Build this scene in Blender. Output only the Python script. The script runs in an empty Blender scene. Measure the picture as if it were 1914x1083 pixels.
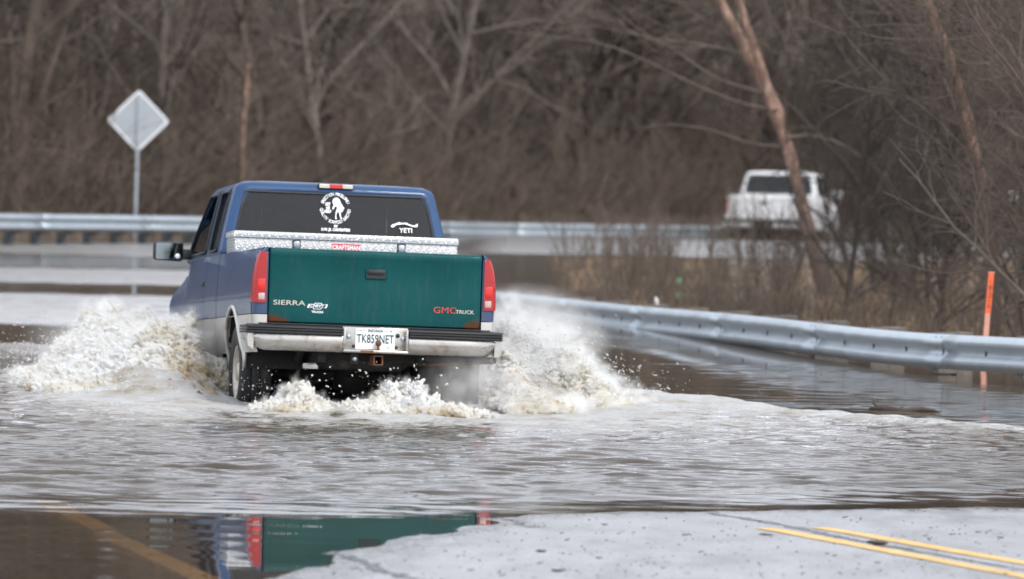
import bpy, bmesh, math, random
import numpy as np
from mathutils import Vector, Matrix
R = math.radians
scene = bpy.context.scene
COL = scene.collection
rng = np.random.default_rng(7)
random.seed(7)

# ------------------------------------------------------------------ camera
F, PW, PH = 10000.0, 1914.0, 1083.0      # focal length and picture size in photograph pixels
CH, ROLL, PITCH = 1.96, R(1.4), math.atan((541.5 - 280) / 10000.0)
cam_d = bpy.data.cameras.new('camera'); cam = bpy.data.objects.new('camera', cam_d); COL.objects.link(cam)
cam_d.sensor_width = 36; cam_d.lens = F / PW * 36; cam_d.clip_start = 0.5; cam_d.clip_end = 3000
CM = Matrix.Translation((0, 0, CH)) @ Matrix.Rotation(R(90) - PITCH, 4, 'X') @ Matrix.Rotation(ROLL, 4, 'Z')
cam.matrix_world = CM
cam_d.dof.use_dof = True; cam_d.dof.focus_distance = 35.5; cam_d.dof.aperture_fstop = 3.1
scene.camera = cam

# ------------------------------------------------------------------ light
SUN_EL, SUN_AZ = R(48), R(143)
w = bpy.data.worlds.new('World'); scene.world = w; w.use_nodes = True
nt = w.node_tree; nt.nodes.clear()
sky = nt.nodes.new('ShaderNodeTexSky'); sky.sky_type = 'NISHITA'; sky.sun_disc = False
sky.sun_elevation = SUN_EL; sky.sun_rotation = SUN_AZ; sky.air_density = 1.0; sky.dust_density = 5.0; sky.ozone_density = 1.0
hs = nt.nodes.new('ShaderNodeHueSaturation'); hs.inputs['Saturation'].default_value = 0.22
ovc = nt.nodes.new('ShaderNodeMix'); ovc.data_type = 'RGBA'; ovc.inputs[0].default_value = 0.72
ovc.inputs[7].default_value = (12.2, 12.9, 14.4, 1)
bg = nt.nodes.new('ShaderNodeBackground'); bg.inputs['Strength'].default_value = 0.10
wo = nt.nodes.new('ShaderNodeOutputWorld')
nt.links.new(sky.outputs[0], hs.inputs['Color']); nt.links.new(hs.outputs[0], ovc.inputs[6])
nt.links.new(ovc.outputs[2], bg.inputs[0]); nt.links.new(bg.outputs[0], wo.inputs[0])
sun_d = bpy.data.lights.new('sun', 'SUN'); sun_d.energy = 1.6; sun_d.angle = R(14); sun_d.color = (1, .96, .9)
sun = bpy.data.objects.new('sun', sun_d); COL.objects.link(sun)
# light comes from behind the camera, to the right
sdir = Vector((math.sin(R(37)) * math.cos(SUN_EL), -math.cos(R(37)) * math.cos(SUN_EL), math.sin(SUN_EL)))
sun.rotation_euler = sdir.to_track_quat('Z', 'Y').to_euler()
scene.view_settings.view_transform = 'Standard'; scene.view_settings.look = 'None'
scene.view_settings.gamma = 1; scene.view_settings.use_curve_mapping = False
scene.view_settings.exposure = 0.55
scene.render.engine = 'CYCLES'; scene.cycles.volume_bounces = 4; scene.cycles.max_bounces = 12

# ------------------------------------------------------------------ helpers
def ray(px, py):
    v = Vector((px - PW / 2, -(py - PH / 2), -F))
    return (CM.to_3x3() @ v)
def G(px, py, z=0.0):                     # the point of the plane z seen at a pixel of the photograph
    d = ray(px, py); t = (z - CH) / d.z
    return Vector((d.x * t, d.y * t, z))
def P(px, py, Y):                         # the point at distance Y seen at a pixel of the photograph
    d = ray(px, py); t = Y / d.y
    return Vector((d.x * t, Y, CH + d.z * t))

def _h(ix, iy, iz):
    n = (ix * 374761393 + iy * 668265263 + iz * 1274126177) & 0xFFFFFFFF
    n = ((n ^ (n >> 13)) * 1274126177) & 0xFFFFFFFF
    return ((n ^ (n >> 16)) & 0xFFFF) / 65535.0
def vn(x, y, z=None):
    x = np.asarray(x, float); y = np.asarray(y, float); z = np.zeros_like(x) if z is None else np.asarray(z, float)
    xi = np.floor(x).astype(np.int64); yi = np.floor(y).astype(np.int64); zi = np.floor(z).astype(np.int64)
    fx, fy, fz = x - xi, y - yi, z - zi
    fx = fx * fx * (3 - 2 * fx); fy = fy * fy * (3 - 2 * fy); fz = fz * fz * (3 - 2 * fz)
    def l(a, b, t): return a + (b - a) * t
    c = lambda a, b, d: _h(xi + a, yi + b, zi + d)
    return l(l(l(c(0,0,0), c(1,0,0), fx), l(c(0,1,0), c(1,1,0), fx), fy), l(l(c(0,0,1), c(1,0,1), fx), l(c(0,1,1), c(1,1,1), fx), fy), fz)
def fbm(x, y, z=None, o=4):
    s = 0; a = .5; t = 0
    z = np.zeros_like(np.asarray(x, float)) if z is None else z
    for i in range(o):
        s = s + a * vn(np.asarray(x) * 2 ** i + 17 * i, np.asarray(y) * 2 ** i + 5 * i, np.asarray(z) * 2 ** i + 3 * i); t += a; a *= .5
    return s / t
def ss(a, b, x):
    t = np.clip((x - a) / (b - a), 0, 1); return t * t * (3 - 2 * t)

def link(o, parent=None):
    COL.objects.link(o)
    if parent is not None: o.parent = parent
    return o
def mesh_obj(name, v, f, m, parent=None, smooth=False):
    me = bpy.data.meshes.new(name)
    me.from_pydata(v.tolist() if isinstance(v, np.ndarray) else [tuple(q) for q in v], [], f.tolist() if isinstance(f, np.ndarray) else f)
    if m: me.materials.append(m)
    if smooth: me.polygons.foreach_set('use_smooth', [True] * len(me.polygons))
    me.update()
    return link(bpy.data.objects.new(name, me), parent)
def tag(o, label=None, cat=None, group=None, kind=None):
    if label: o['label'] = label
    if cat: o['category'] = cat
    if group: o['group'] = group
    if kind: o['kind'] = kind
    return o
def empty(name, loc=(0, 0, 0), rot=(0, 0, 0)):
    o = bpy.data.objects.new(name, None); COL.objects.link(o); o.location = loc; o.rotation_euler = rot; o.empty_display_size = .2
    return o
def copy_tree(o, parent=None):
    c = o.copy(); COL.objects.link(c)
    if parent is not None: c.parent = parent
    for ch in list(o.children): copy_tree(ch, c)
    return c

class MB:
    """collects shapes and links them as one mesh object"""
    def __init__(s): s.v = []; s.f = []
    def add(s, v, f):
        n = len(s.v); s.v += [tuple(q) for q in v]; s.f += [tuple(i + n for i in q) for q in f]; return s
    def box(s, x0, x1, y0, y1, z0, z1, b=0.0, M=None):
        bm = bmesh.new(); bmesh.ops.create_cube(bm, size=1)
        for q in bm.verts: q.co = Vector(((x0 + x1) / 2 + q.co.x * (x1 - x0), (y0 + y1) / 2 + q.co.y * (y1 - y0), (z0 + z1) / 2 + q.co.z * (z1 - z0)))
        if b > 0: bmesh.ops.bevel(bm, geom=bm.edges[:], offset=b, segments=2, affect='EDGES', profile=.5)
        if M is not None: bmesh.ops.transform(bm, matrix=M, verts=bm.verts)
        bm.verts.index_update(); s.add([q.co for q in bm.verts], [[q.index for q in p.verts] for p in bm.faces]); bm.free(); return s
    def tube(s, pts, rad, n=10, cap=True):
        pts = [Vector(p) for p in pts]; r = rad if hasattr(rad, '__len__') else [rad] * len(pts)
        V = []; Fc = []; up = None
        for i, p in enumerate(pts):
            t = (pts[min(i + 1, len(pts) - 1)] - pts[max(i - 1, 0)]).normalized()
            if up is None: up = Vector((0, 0, 1)) if abs(t.z) < .9 else Vector((1, 0, 0))
            a = t.cross(up).normalized(); b = a.cross(t).normalized(); up = b
            for k in range(n):
                an = 2 * math.pi * k / n; V.append(p + (a * math.cos(an) + b * math.sin(an)) * r[i])
        for i in range(len(pts) - 1):
            for k in range(n):
                k2 = (k + 1) % n; Fc.append((i * n + k, i * n + k2, (i + 1) * n + k2, (i + 1) * n + k))
        if cap: Fc.append(tuple(range(n))[::-1]); Fc.append(tuple((len(pts) - 1) * n + k for k in range(n)))
        return s.add(V, Fc)
    def lathe(s, prof, M, n=32):
        """prof: (r, h) pairs turned round local z, placed by matrix M"""
        V = []; Fc = []
        for r_, h_ in prof:
            for k in range(n):
                a = 2 * math.pi * k / n; V.append(M @ Vector((r_ * math.cos(a), r_ * math.sin(a), h_)))
        for i in range(len(prof) - 1):
            for k in range(n):
                k2 = (k + 1) % n; Fc.append((i * n + k, i * n + k2, (i + 1) * n + k2, (i + 1) * n + k))
        return s.add(V, Fc)
    def prism(s, poly, d0, d1, M=None):
        """poly in (x, z) drawn through y from d0 to d1"""
        n = len(poly); V = [Vector((a, d0, b)) for a, b in poly] + [Vector((a, d1, b)) for a, b in poly]
        if M is not None: V = [M @ q for q in V]
        Fc = [tuple(range(n)), tuple(range(n, 2 * n))[::-1]] + [(i, i + n, (i + 1) % n + n, (i + 1) % n) for i in range(n)]
        return s.add(V, Fc)
    def build(s, name, m, parent=None, smooth=False, angle=None):
        o = mesh_obj(name, s.v, s.f, m, parent, smooth)
        if angle:
            bm = bmesh.new(); bm.from_mesh(o.data)
            for e in bm.edges:
                if len(e.link_faces) == 2 and e.calc_face_angle(0) > R(angle): e.smooth = False
            bm.to_mesh(o.data); bm.free()
        return o

def grid_faces(nr, nc):
    i = np.arange(nr - 1)[:, None] * nc + np.arange(nc - 1)[None, :]
    i = i.ravel(); return np.stack([i, i + 1, i + nc + 1, i + nc], 1)

# ------------------------------------------------------------------ materials
def new_mat(name):
    m = bpy.data.materials.new(name); m.use_nodes = True; t = m.node_tree
    return m, t, t.nodes['Principled BSDF']
def N(t, kind, **kw):
    n = t.nodes.new(kind)
    for k, v in kw.items():
        if k in ('inp',):
            for a, b in v.items(): n.inputs[a].default_value = b
        else: setattr(n, k, v)
    return n
def ramp(t, src, stops):
    r = t.nodes.new('ShaderNodeValToRGB'); e = r.color_ramp.elements
    while len(e) > 1: e.remove(e[-1])
    e[0].position = stops[0][0]; e[0].color = stops[0][1]
    for p, c in stops[1:]:
        q = e.new(p); q.color = c
    t.links.new(src, r.inputs[0]); return r
def c4(c, k=1.0): return (min(c[0] * k, 1), min(c[1] * k, 1), min(c[2] * k, 1), 1)
def mat(name, col, rough=.5, metal=0.0, var=.18, scale=6.0, bump=0.0, bscale=60.0, coat=0.0, dirt=None, spec=.5, stretch=(1, 1, 1)):
    m, t, b = new_mat(name); L = t.links
    tc = N(t, 'ShaderNodeTexCoord'); mp = N(t, 'ShaderNodeMapping'); mp.inputs['Scale'].default_value = stretch
    L.new(tc.outputs['Object'], mp.inputs[0])
    n = N(t, 'ShaderNodeTexNoise', inp={'Scale': scale, 'Detail': 6.0, 'Roughness': .6}); L.new(mp.outputs[0], n.inputs['Vector'])
    r = ramp(t, n.outputs['Fac'], [(.3, c4(col, 1 - var)), (.7, c4(col, 1 + var))])
    out = r.outputs[0]
    if dirt:                                  # (colour, amount, scale)
        n2 = N(t, 'ShaderNodeTexNoise', inp={'Scale': dirt[2], 'Detail': 8.0, 'Roughness': .7}); L.new(tc.outputs['Object'], n2.inputs['Vector'])
        r2 = ramp(t, n2.outputs['Fac'], [(.62 - dirt[1] * .4, (0, 0, 0, 1)), (.78 - dirt[1] * .2, (1, 1, 1, 1))])
        mx = N(t, 'ShaderNodeMix', data_type='RGBA'); L.new(r2.outputs[0], mx.inputs[0]); L.new(out, mx.inputs[6]); mx.inputs[7].default_value = c4(dirt[0])
        out = mx.outputs[2]
    L.new(out, b.inputs['Base Color'])
    rr = ramp(t, n.outputs['Fac'], [(.3, (max(rough - .06, .0),) * 3 + (1,)), (.7, (min(rough + .08, 1),) * 3 + (1,))])
    L.new(rr.outputs[0], b.inputs['Roughness'])
    b.inputs['Metallic'].default_value = metal; b.inputs['Coat Weight'].default_value = coat; b.inputs['Coat Roughness'].default_value = .06
    b.inputs['Specular IOR Level'].default_value = spec
    if bump:
        n3 = N(t, 'ShaderNodeTexNoise', inp={'Scale': bscale, 'Detail': 5.0}); L.new(mp.outputs[0], n3.inputs['Vector'])
        bp = N(t, 'ShaderNodeBump', inp={'Strength': bump, 'Distance': .01}); L.new(n3.outputs['Fac'], bp.inputs['Height']); L.new(bp.outputs[0], b.inputs['Normal'])
    return m
M_ = {}
M_['galv'] = mat('galvanised_steel', (.40, .45, .49), .38, .55, .10, 3, .05, 40, dirt=((.30, .27, .22), .05, 4))
M_['farpost'] = mat('dull_steel_post', (.12, .13, .14), .7, .2, .2, 6)
M_['post'] = mat('weathered_post', (.13, .115, .10), .8, 0, .3, 8, .4, 30)
M_['signback'] = mat('aluminium_sign_back', (.36, .39, .42), .6, .1, .08, 3)
M_['black'] = mat('black_plastic', (.012, .013, .014), .45, 0, .3, 10)
M_['rubber'] = mat('tyre_rubber', (.02, .02, .021), .75, 0, .4, 12, .3, 80, dirt=((.10, .08, .06), .25, 6))
M_['silver'] = mat('silver_lower_paint', (.50, .49, .46), .33, .3, .08, 4, coat=.4, dirt=((.24, .20, .15), .18, 5))
M_['chrome'] = mat('old_chrome_bumper', (.46, .44, .41), .26, .75, .14, 4, .08, 12, dirt=((.22, .14, .08), .22, 6))
M_['rim'] = mat('muddy_rim', (.52, .49, .43), .45, .3, .15, 8, dirt=((.3, .24, .17), .3, 9))
M_['rust'] = mat('rusty_iron', (.16, .075, .04), .8, .2, .45, 14, .3, 60)
M_['frame'] = mat('under_body_iron', (.018, .016, .014), .8, .1, .4, 8, .2, 40)
M_['red'] = mat('tail_lamp_red', (.34, .005, .005), .3, 0, .12, 20, .08, 90, coat=.2)
M_['redlite'] = mat('tail_lamp_bright_red', (.55, .012, .010), .3, 0, .10, 30, .08, 90, coat=.2)
M_['lampwhite'] = mat('lamp_white', (.42, .30, .27), .15, 0, .08, 20, coat=1)
M_['reddark'] = mat('tail_lamp_dark_red', (.20, .01, .012), .15, 0, .15, 20, coat=1)
M_['seat'] = mat('seat_cloth', (.03, .03, .033), .9, 0, .2, 30)
M_['skin'] = mat('skin', (.50, .30, .22), .55, 0, .06, 20)
M_['jacket'] = mat('dark_jacket', (.03, .032, .04), .85, 0, .2, 20)
M_['hair'] = mat('dark_hair', (.02, .015, .012), .8, 0, .3, 60)
M_['decal'] = mat('white_decal', (.80, .82, .84), .5, 0, .03, 20)
M_['plate'] = mat('plate_white', (.72, .73, .72), .4, 0, .05, 20)
M_['plateink'] = mat('plate_ink', (.02, .06, .07), .5, 0, .1, 20)
M_['labelred'] = mat('red_label', (.62, .035, .06), .4, 0, .06, 20)
M_['badge'] = mat('badge_silver', (.50, .48, .42), .35, .4, .08, 20)
M_['badgered'] = mat('badge_red', (.55, .05, .04), .35, 0, .1, 20)
M_['orange'] = mat('orange_marker', (.80, .13, .045), .5, 0, .12, 12)
M_['orangefade'] = mat('faded_orange_marker', (.62, .30, .22), .6, 0, .12, 12)
M_['yellow'] = mat('yellow_road_paint', (.60, .36, .10), .6, 0, .22, 5, .3, 60, dirt=((.24, .20, .15), .25, 16))
M_['oldyellow'] = mat('worn_yellow_paint', (.40, .27, .14), .6, 0, .15, 8)
M_['tar'] = mat('dark_wet_seam', (.012, .012, .012), .25, 0, .3, 30, .3, 70)
M_['leaf'] = mat('wet_dead_leaf', (.035, .022, .014), .6, 0, .4, 30)
M_['bark'] = mat('grey_brown_bark', (.118, .090, .071), .9, 0, .35, 5, .5, 20)
M_['barkdark'] = mat('dark_bark', (.050, .039, .032), .9, 0, .35, 5, .5, 20)
M_['barkpale'] = mat('pale_bark', (.17, .14, .12), .9, 0, .25, 5, .5, 20)
M_['grass'] = mat('dry_grass', (.46, .32, .19), .9, 0, .45, 1.2)
M_['brush'] = mat('brown_undergrowth', (.115, .087, .067), .9, 0, .4, .5)
M_['littergreen'] = mat('green_litter', (.12, .40, .16), .5, 0, .1, 5)
M_['litterwhite'] = mat('white_litter', (.70, .68, .65), .5, 0, .1, 5)
M_['litterpale'] = mat('pale_litter', (.26, .27, .15), .6, 0, .2, 5)

def mk_birch():
    m, t, b = new_mat('peeling_birch_bark'); L = t.links
    tc = N(t, 'ShaderNodeTexCoord'); mp = N(t, 'ShaderNodeMapping'); mp.inputs['Scale'].default_value = (5, 5, 2.2)
    L.new(tc.outputs['Object'], mp.inputs[0])
    n = N(t, 'ShaderNodeTexNoise', inp={'Scale': 1.6, 'Detail': 8.0, 'Roughness': .7}); L.new(mp.outputs[0], n.inputs['Vector'])
    r = ramp(t, n.outputs['Fac'], [(.36, (.09, .055, .04, 1)), (.47, (.19, .115, .085, 1)), (.56, (.29, .18, .13, 1)), (.68, (.40, .31, .25, 1))])
    # the old bark at the foot is dark and unpeeled
    sx = N(t, 'ShaderNodeSeparateXYZ'); L.new(tc.outputs['Object'], sx.inputs[0])
    ad = N(t, 'ShaderNodeMath', operation='ADD'); L.new(sx.outputs[2], ad.inputs[0])
    ns = N(t, 'ShaderNodeMath', operation='MULTIPLY', inp={1: 1.6}); L.new(n.outputs['Fac'], ns.inputs[0]); L.new(ns.outputs[0], ad.inputs[1])
    r2 = ramp(t, ad.outputs[0], [(0, (0, 0, 0, 1)), (1, (1, 1, 1, 1))])
    mr = N(t, 'ShaderNodeMapRange', inp={1: 1.6, 2: 2.7}); L.new(ad.outputs[0], mr.inputs[0])
    mx = N(t, 'ShaderNodeMix', data_type='RGBA'); L.new(mr.outputs[0], mx.inputs[0]); mx.inputs[6].default_value = (.105, .072, .055, 1); L.new(r.outputs[0], mx.inputs[7])
    L.new(mx.outputs[2], b.inputs['Base Color']); b.inputs['Roughness'].default_value = .8
    bp = N(t, 'ShaderNodeBump', inp={'Strength': .8, 'Distance': .04}); L.new(n.outputs['Fac'], bp.inputs['Height']); L.new(bp.outputs[0], b.inputs['Normal'])
    return m
M_['birch'] = mk_birch()

def mk_paint(name, col, rust=False, mud=.22, gloss=1.0):
    m, t, b = new_mat(name); L = t.links
    tc = N(t, 'ShaderNodeTexCoord')
    n = N(t, 'ShaderNodeTexNoise', inp={'Scale': 2.5, 'Detail': 8.0, 'Roughness': .65}); L.new(tc.outputs['Object'], n.inputs['Vector'])
    r = ramp(t, n.outputs['Fac'], [(.3, c4(col, .85)), (.7, c4(col, 1.12))]); out = r.outputs[0]
    # thin road dirt that thickens towards the sills
    sx = N(t, 'ShaderNodeSeparateXYZ'); L.new(tc.outputs['Object'], sx.inputs[0])
    mr = N(t, 'ShaderNodeMapRange', inp={1: 1.35, 2: .5, 3: 0.04, 4: mud}); L.new(sx.outputs[2], mr.inputs[0])
    mm = N(t, 'ShaderNodeMath', operation='MULTIPLY'); L.new(mr.outputs[0], mm.inputs[0]); L.new(n.outputs['Fac'], mm.inputs[1])
    m2 = N(t, 'ShaderNodeMath', operation='MULTIPLY', inp={1: 1.8}); L.new(mm.outputs[0], m2.inputs[0])
    mx = N(t, 'ShaderNodeMix', data_type='RGBA'); L.new(m2.outputs[0], mx.inputs[0]); L.new(out, mx.inputs[6]); mx.inputs[7].default_value = (.12, .105, .095, 1); out = mx.outputs[2]
    # dried drips and spray specks
    mp9 = N(t, 'ShaderNodeMapping'); mp9.inputs['Scale'].default_value = (9, 9, 1.1); L.new(tc.outputs['Object'], mp9.inputs[0])
    n9 = N(t, 'ShaderNodeTexNoise', inp={'Scale': 3.0, 'Detail': 8.0, 'Roughness': .75}); L.new(mp9.outputs[0], n9.inputs['Vector'])
    r9 = N(t, 'ShaderNodeMapRange', inp={1: .52, 2: .75, 3: 0, 4: .22}); L.new(n9.outputs['Fac'], r9.inputs[0])
    n8 = N(t, 'ShaderNodeTexNoise', inp={'Scale': 120.0, 'Detail': 2.0}); L.new(tc.outputs['Object'], n8.inputs['Vector'])
    r8 = N(t, 'ShaderNodeMapRange', inp={1: .66, 2: .72, 3: 0, 4: .25}); L.new(n8.outputs['Fac'], r8.inputs[0])
    a9 = N(t, 'ShaderNodeMath', operation='MAXIMUM'); L.new(r9.outputs[0], a9.inputs[0]); L.new(r8.outputs[0], a9.inputs[1])
    x9 = N(t, 'ShaderNodeMix', data_type='RGBA'); L.new(a9.outputs[0], x9.inputs[0]); L.new(out, x9.inputs[6]); x9.inputs[7].default_value = (.10, .095, .085, 1); out = x9.outputs[2]
    if rust:
        n2 = N(t, 'ShaderNodeTexNoise', inp={'Scale': 9.0, 'Detail': 10.0, 'Roughness': .75}); L.new(tc.outputs['Object'], n2.inputs['Vector'])
        ax = N(t, 'ShaderNodeMath', operation='ABSOLUTE'); L.new(sx.outputs[0], ax.inputs[0])
        a1 = N(t, 'ShaderNodeMapRange', inp={1: .55, 2: .78, 3: 0, 4: .42}); L.new(ax.outputs[0], a1.inputs[0])
        a2 = N(t, 'ShaderNodeMapRange', inp={1: .90, 2: .76, 3: -.35, 4: .30}); L.new(sx.outputs[2], a2.inputs[0])
        s1 = N(t, 'ShaderNodeMath', operation='ADD'); L.new(a1.outputs[0], s1.inputs[0]); L.new(a2.outputs[0], s1.inputs[1])
        s2 = N(t, 'ShaderNodeMath', operation='ADD'); L.new(s1.outputs[0], s2.inputs[0]); L.new(n2.outputs['Fac'], s2.inputs[1])
        rr = ramp(t, s2.outputs[0], [(0, (0, 0, 0, 1)), (1, (0, 0, 0, 1))])
        mp = N(t, 'ShaderNodeMapRange', inp={1: 1.02, 2: 1.12}); L.new(s2.outputs[0], mp.inputs[0])
        mx2 = N(t, 'ShaderNodeMix', data_type='RGBA'); L.new(mp.outputs[0], mx2.inputs[0]); L.new(out, mx2.inputs[6]); mx2.inputs[7].default_value = (.09, .032, .014, 1); out = mx2.outputs[2]
    L.new(out, b.inputs['Base Color']); b.inputs['Roughness'].default_value = .5; b.inputs['Metallic'].default_value = .0; b.inputs['Specular IOR Level'].default_value = min(.25 * gloss, .4)
    b.inputs['Coat Weight'].default_value = .35 * gloss; b.inputs['Coat Roughness'].default_value = .07
    n3 = N(t, 'ShaderNodeTexNoise', inp={'Scale': 3.0, 'Detail': 2.0}); L.new(tc.outputs['Object'], n3.inputs['Vector'])
    bp = N(t, 'ShaderNodeBump', inp={'Strength': .12, 'Distance': .02}); L.new(n3.outputs['Fac'], bp.inputs['Height']); L.new(bp.outputs[0], b.inputs['Normal']); L.new(bp.outputs[0], b.inputs['Coat Normal'])
    return m
M_['blue'] = mk_paint('blue_car_paint', (.0002, .040, .128), gloss=1.2, mud=.42)
M_['green'] = mk_paint('green_tailgate_paint', (.001, .062, .064), rust=True, mud=.02, gloss=.3)
M_['white'] = mk_paint('white_car_paint', (.72, .73, .74), mud=.2)

def mk_glass(name, tint, op):
    m, t, b = new_mat(name); L = t.links; t.nodes.remove(b)
    tr = N(t, 'ShaderNodeBsdfTransparent'); tr.inputs[0].default_value = c4(tint)
    gl = N(t, 'ShaderNodeBsdfGlossy'); gl.inputs['Roughness'].default_value = .02
    df = N(t, 'ShaderNodeBsdfDiffuse'); df.inputs[0].default_value = (.06, .065, .07, 1)
    nz = N(t, 'ShaderNodeTexNoise', inp={'Scale': 5.0, 'Detail': 4.0})
    mr = N(t, 'ShaderNodeMapRange', inp={3: op * .6, 4: op * 1.5}); L.new(nz.outputs['Fac'], mr.inputs[0])
    fr = N(t, 'ShaderNodeFresnel', inp={'IOR': 1.5})
    m1 = N(t, 'ShaderNodeMixShader'); L.new(mr.outputs[0], m1.inputs[0]); L.new(tr.outputs[0], m1.inputs[1]); L.new(df.outputs[0], m1.inputs[2])
    m2 = N(t, 'ShaderNodeMixShader'); L.new(fr.outputs[0], m2.inputs[0]); L.new(m1.outputs[0], m2.inputs[1]); L.new(gl.outputs[0], m2.inputs[2])
    L.new(m2.outputs[0], t.nodes['Material Output'].inputs[0])
    return m
M_['tint'] = mk_glass('tinted_rear_glass', (.26, .32, .34), .09)
M_['glass'] = mk_glass('side_glass', (.70, .76, .76), .22)
M_['mirror'] = mat('mirror_glass', (.20, .23, .23), .06, 1, .03, 4)

def mk_plate():
    m, t, b = new_mat('diamond_plate'); L = t.links
    tc = N(t, 'ShaderNodeTexCoord')
    def lay(ang, off):
        mp = N(t, 'ShaderNodeMapping'); mp.inputs['Rotation'].default_value = (0, R(ang), 0); mp.inputs['Location'].default_value = (off, 0, off)
        L.new(tc.outputs['Object'], mp.inputs[0])
        s = N(t, 'ShaderNodeSeparateXYZ'); L.new(mp.outputs[0], s.inputs[0])
        def wv(o, f, lo, hi):
            a = N(t, 'ShaderNodeMath', operation='MULTIPLY', inp={1: f}); L.new(o, a.inputs[0])
            c = N(t, 'ShaderNodeMath', operation='SINE'); L.new(a.outputs[0], c.inputs[0])
            r = N(t, 'ShaderNodeMapRange', inp={1: lo, 2: hi}); L.new(c.outputs[0], r.inputs[0]); return r.outputs[0]
        q = N(t, 'ShaderNodeMath', operation='MULTIPLY'); L.new(wv(s.outputs[0], 140, .1, .9), q.inputs[0]); L.new(wv(s.outputs[2], 260, .3, .95), q.inputs[1])
        return q.outputs[0]
    mx = N(t, 'ShaderNodeMath', operation='MAXIMUM'); L.new(lay(35, 0), mx.inputs[0]); L.new(lay(-50, .011), mx.inputs[1])
    bp = N(t, 'ShaderNodeBump', inp={'Strength': .7, 'Distance': .005}); L.new(mx.outputs[0], bp.inputs['Height']); L.new(bp.outputs[0], b.inputs['Normal'])
    r = ramp(t, mx.outputs[0], [(0, (.55, .55, .54, 1)), (1, (.92, .91, .89, 1))]); L.new(r.outputs[0], b.inputs['Base Color'])
    b.inputs['Metallic'].default_value = .55; b.inputs['Roughness'].default_value = .33
    return m
M_['dplate'] = mk_plate()

# ------------------------------------------------------------------ road and ground shape
SH = [(1083, 490, 'x')]
shore = [G(x, y) for x, y in [(440, 1130), (490, 1083), (560, 1060), (640, 1035), (700, 1020), (770, 1003), (850, 986), (960, 965), (1080, 959), (1250, 956), (1500, 953), (1914, 950), (2500, 950)]]
shore = np.array([[-1.15, 14.0], [-1.15, 20.0]] + [[p.x, p.y] for p in shore] + [[14, 33]])
def shore_sd(X, Y):
    """signed distance to the water's edge, positive on the dry side"""
    X = np.asarray(X, float); Y = np.asarray(Y, float); best = np.full(X.shape, 1e9); sg = np.zeros(X.shape)
    for a, b in zip(shore[:-1], shore[1:]):
        d = b - a; L2 = d @ d; t = np.clip(((X - a[0]) * d[0] + (Y - a[1]) * d[1]) / L2, 0, 1)
        dx = X - (a[0] + t * d[0]); dy = Y - (a[1] + t * d[1]); dist = np.hypot(dx, dy)
        c = -(d[0] * (Y - a[1]) - d[1] * (X - a[0])) / math.sqrt(L2)
        m = dist < best - 1e-9; best = np.where(m, dist, best); sg = np.where(m, np.sign(c), sg)
    return best * sg
def road_z(X, Y):
    sd = shore_sd(X, Y)
    z = np.where(sd > 0, np.minimum(.013 * sd, .045), np.maximum(np.where(Y < 27, .022, .011) * sd, -.17))
    nz = (fbm(X * 1.1, Y * .5, o=4) - .5) * .004 * np.exp(-np.abs(sd) / 2.5) + (fbm(X * 6, Y * 3, o=3) - .5) * .004
    return z + nz
# ------------------------------------------------------------------ pickup trucks (local: x right, y forward, rear axle y = 0, ground z = 0)
def glyphs(body, size, M=Matrix.Identity(4), sx=1.0, align='CENTER', bold=0.0, spacing=1.0, shear=0.0):
    cu = bpy.data.curves.new('lettering', 'FONT'); cu.body = body; cu.size = size; cu.align_x = align; cu.align_y = 'CENTER'
    cu.offset = bold; cu.space_character = spacing; cu.resolution_u = 3; cu.shear = shear
    o = bpy.data.objects.new('lettering', cu); me = o.to_mesh()
    S = Matrix.Diagonal((sx, 1, 1, 1))
    v = [M @ (S @ q.co) for q in me.vertices]; f = [tuple(p.vertices) for p in me.polygons]
    o.to_mesh_clear(); bpy.data.objects.remove(o); bpy.data.curves.remove(cu)
    return v, f
BACK = Matrix.Rotation(R(90), 4, 'X')     # text lying in xy -> standing in xz, read from behind (-y)

def prof_low(z, y=-1.0):                   # half width of the bodywork by height; the cab is more upright than the bed corners
    up_ = np.interp(z, [.40, .50, .58, .66, .80, .95, 1.292], [.86, .90, .925, .94, .952, .958, .935])
    k_ = float(ss(-1.0, 1.0, y)); return _prof(z) * (1 - k_) + up_ * k_
def _prof(z):
    return np.interp(z, [.40, .50, .58, .66, .80, .95, 1.08, 1.18, 1.245, 1.275, 1.292], [.86, .90, .925, .94, .948, .952, .946, .930, .910, .890, .865])

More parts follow.
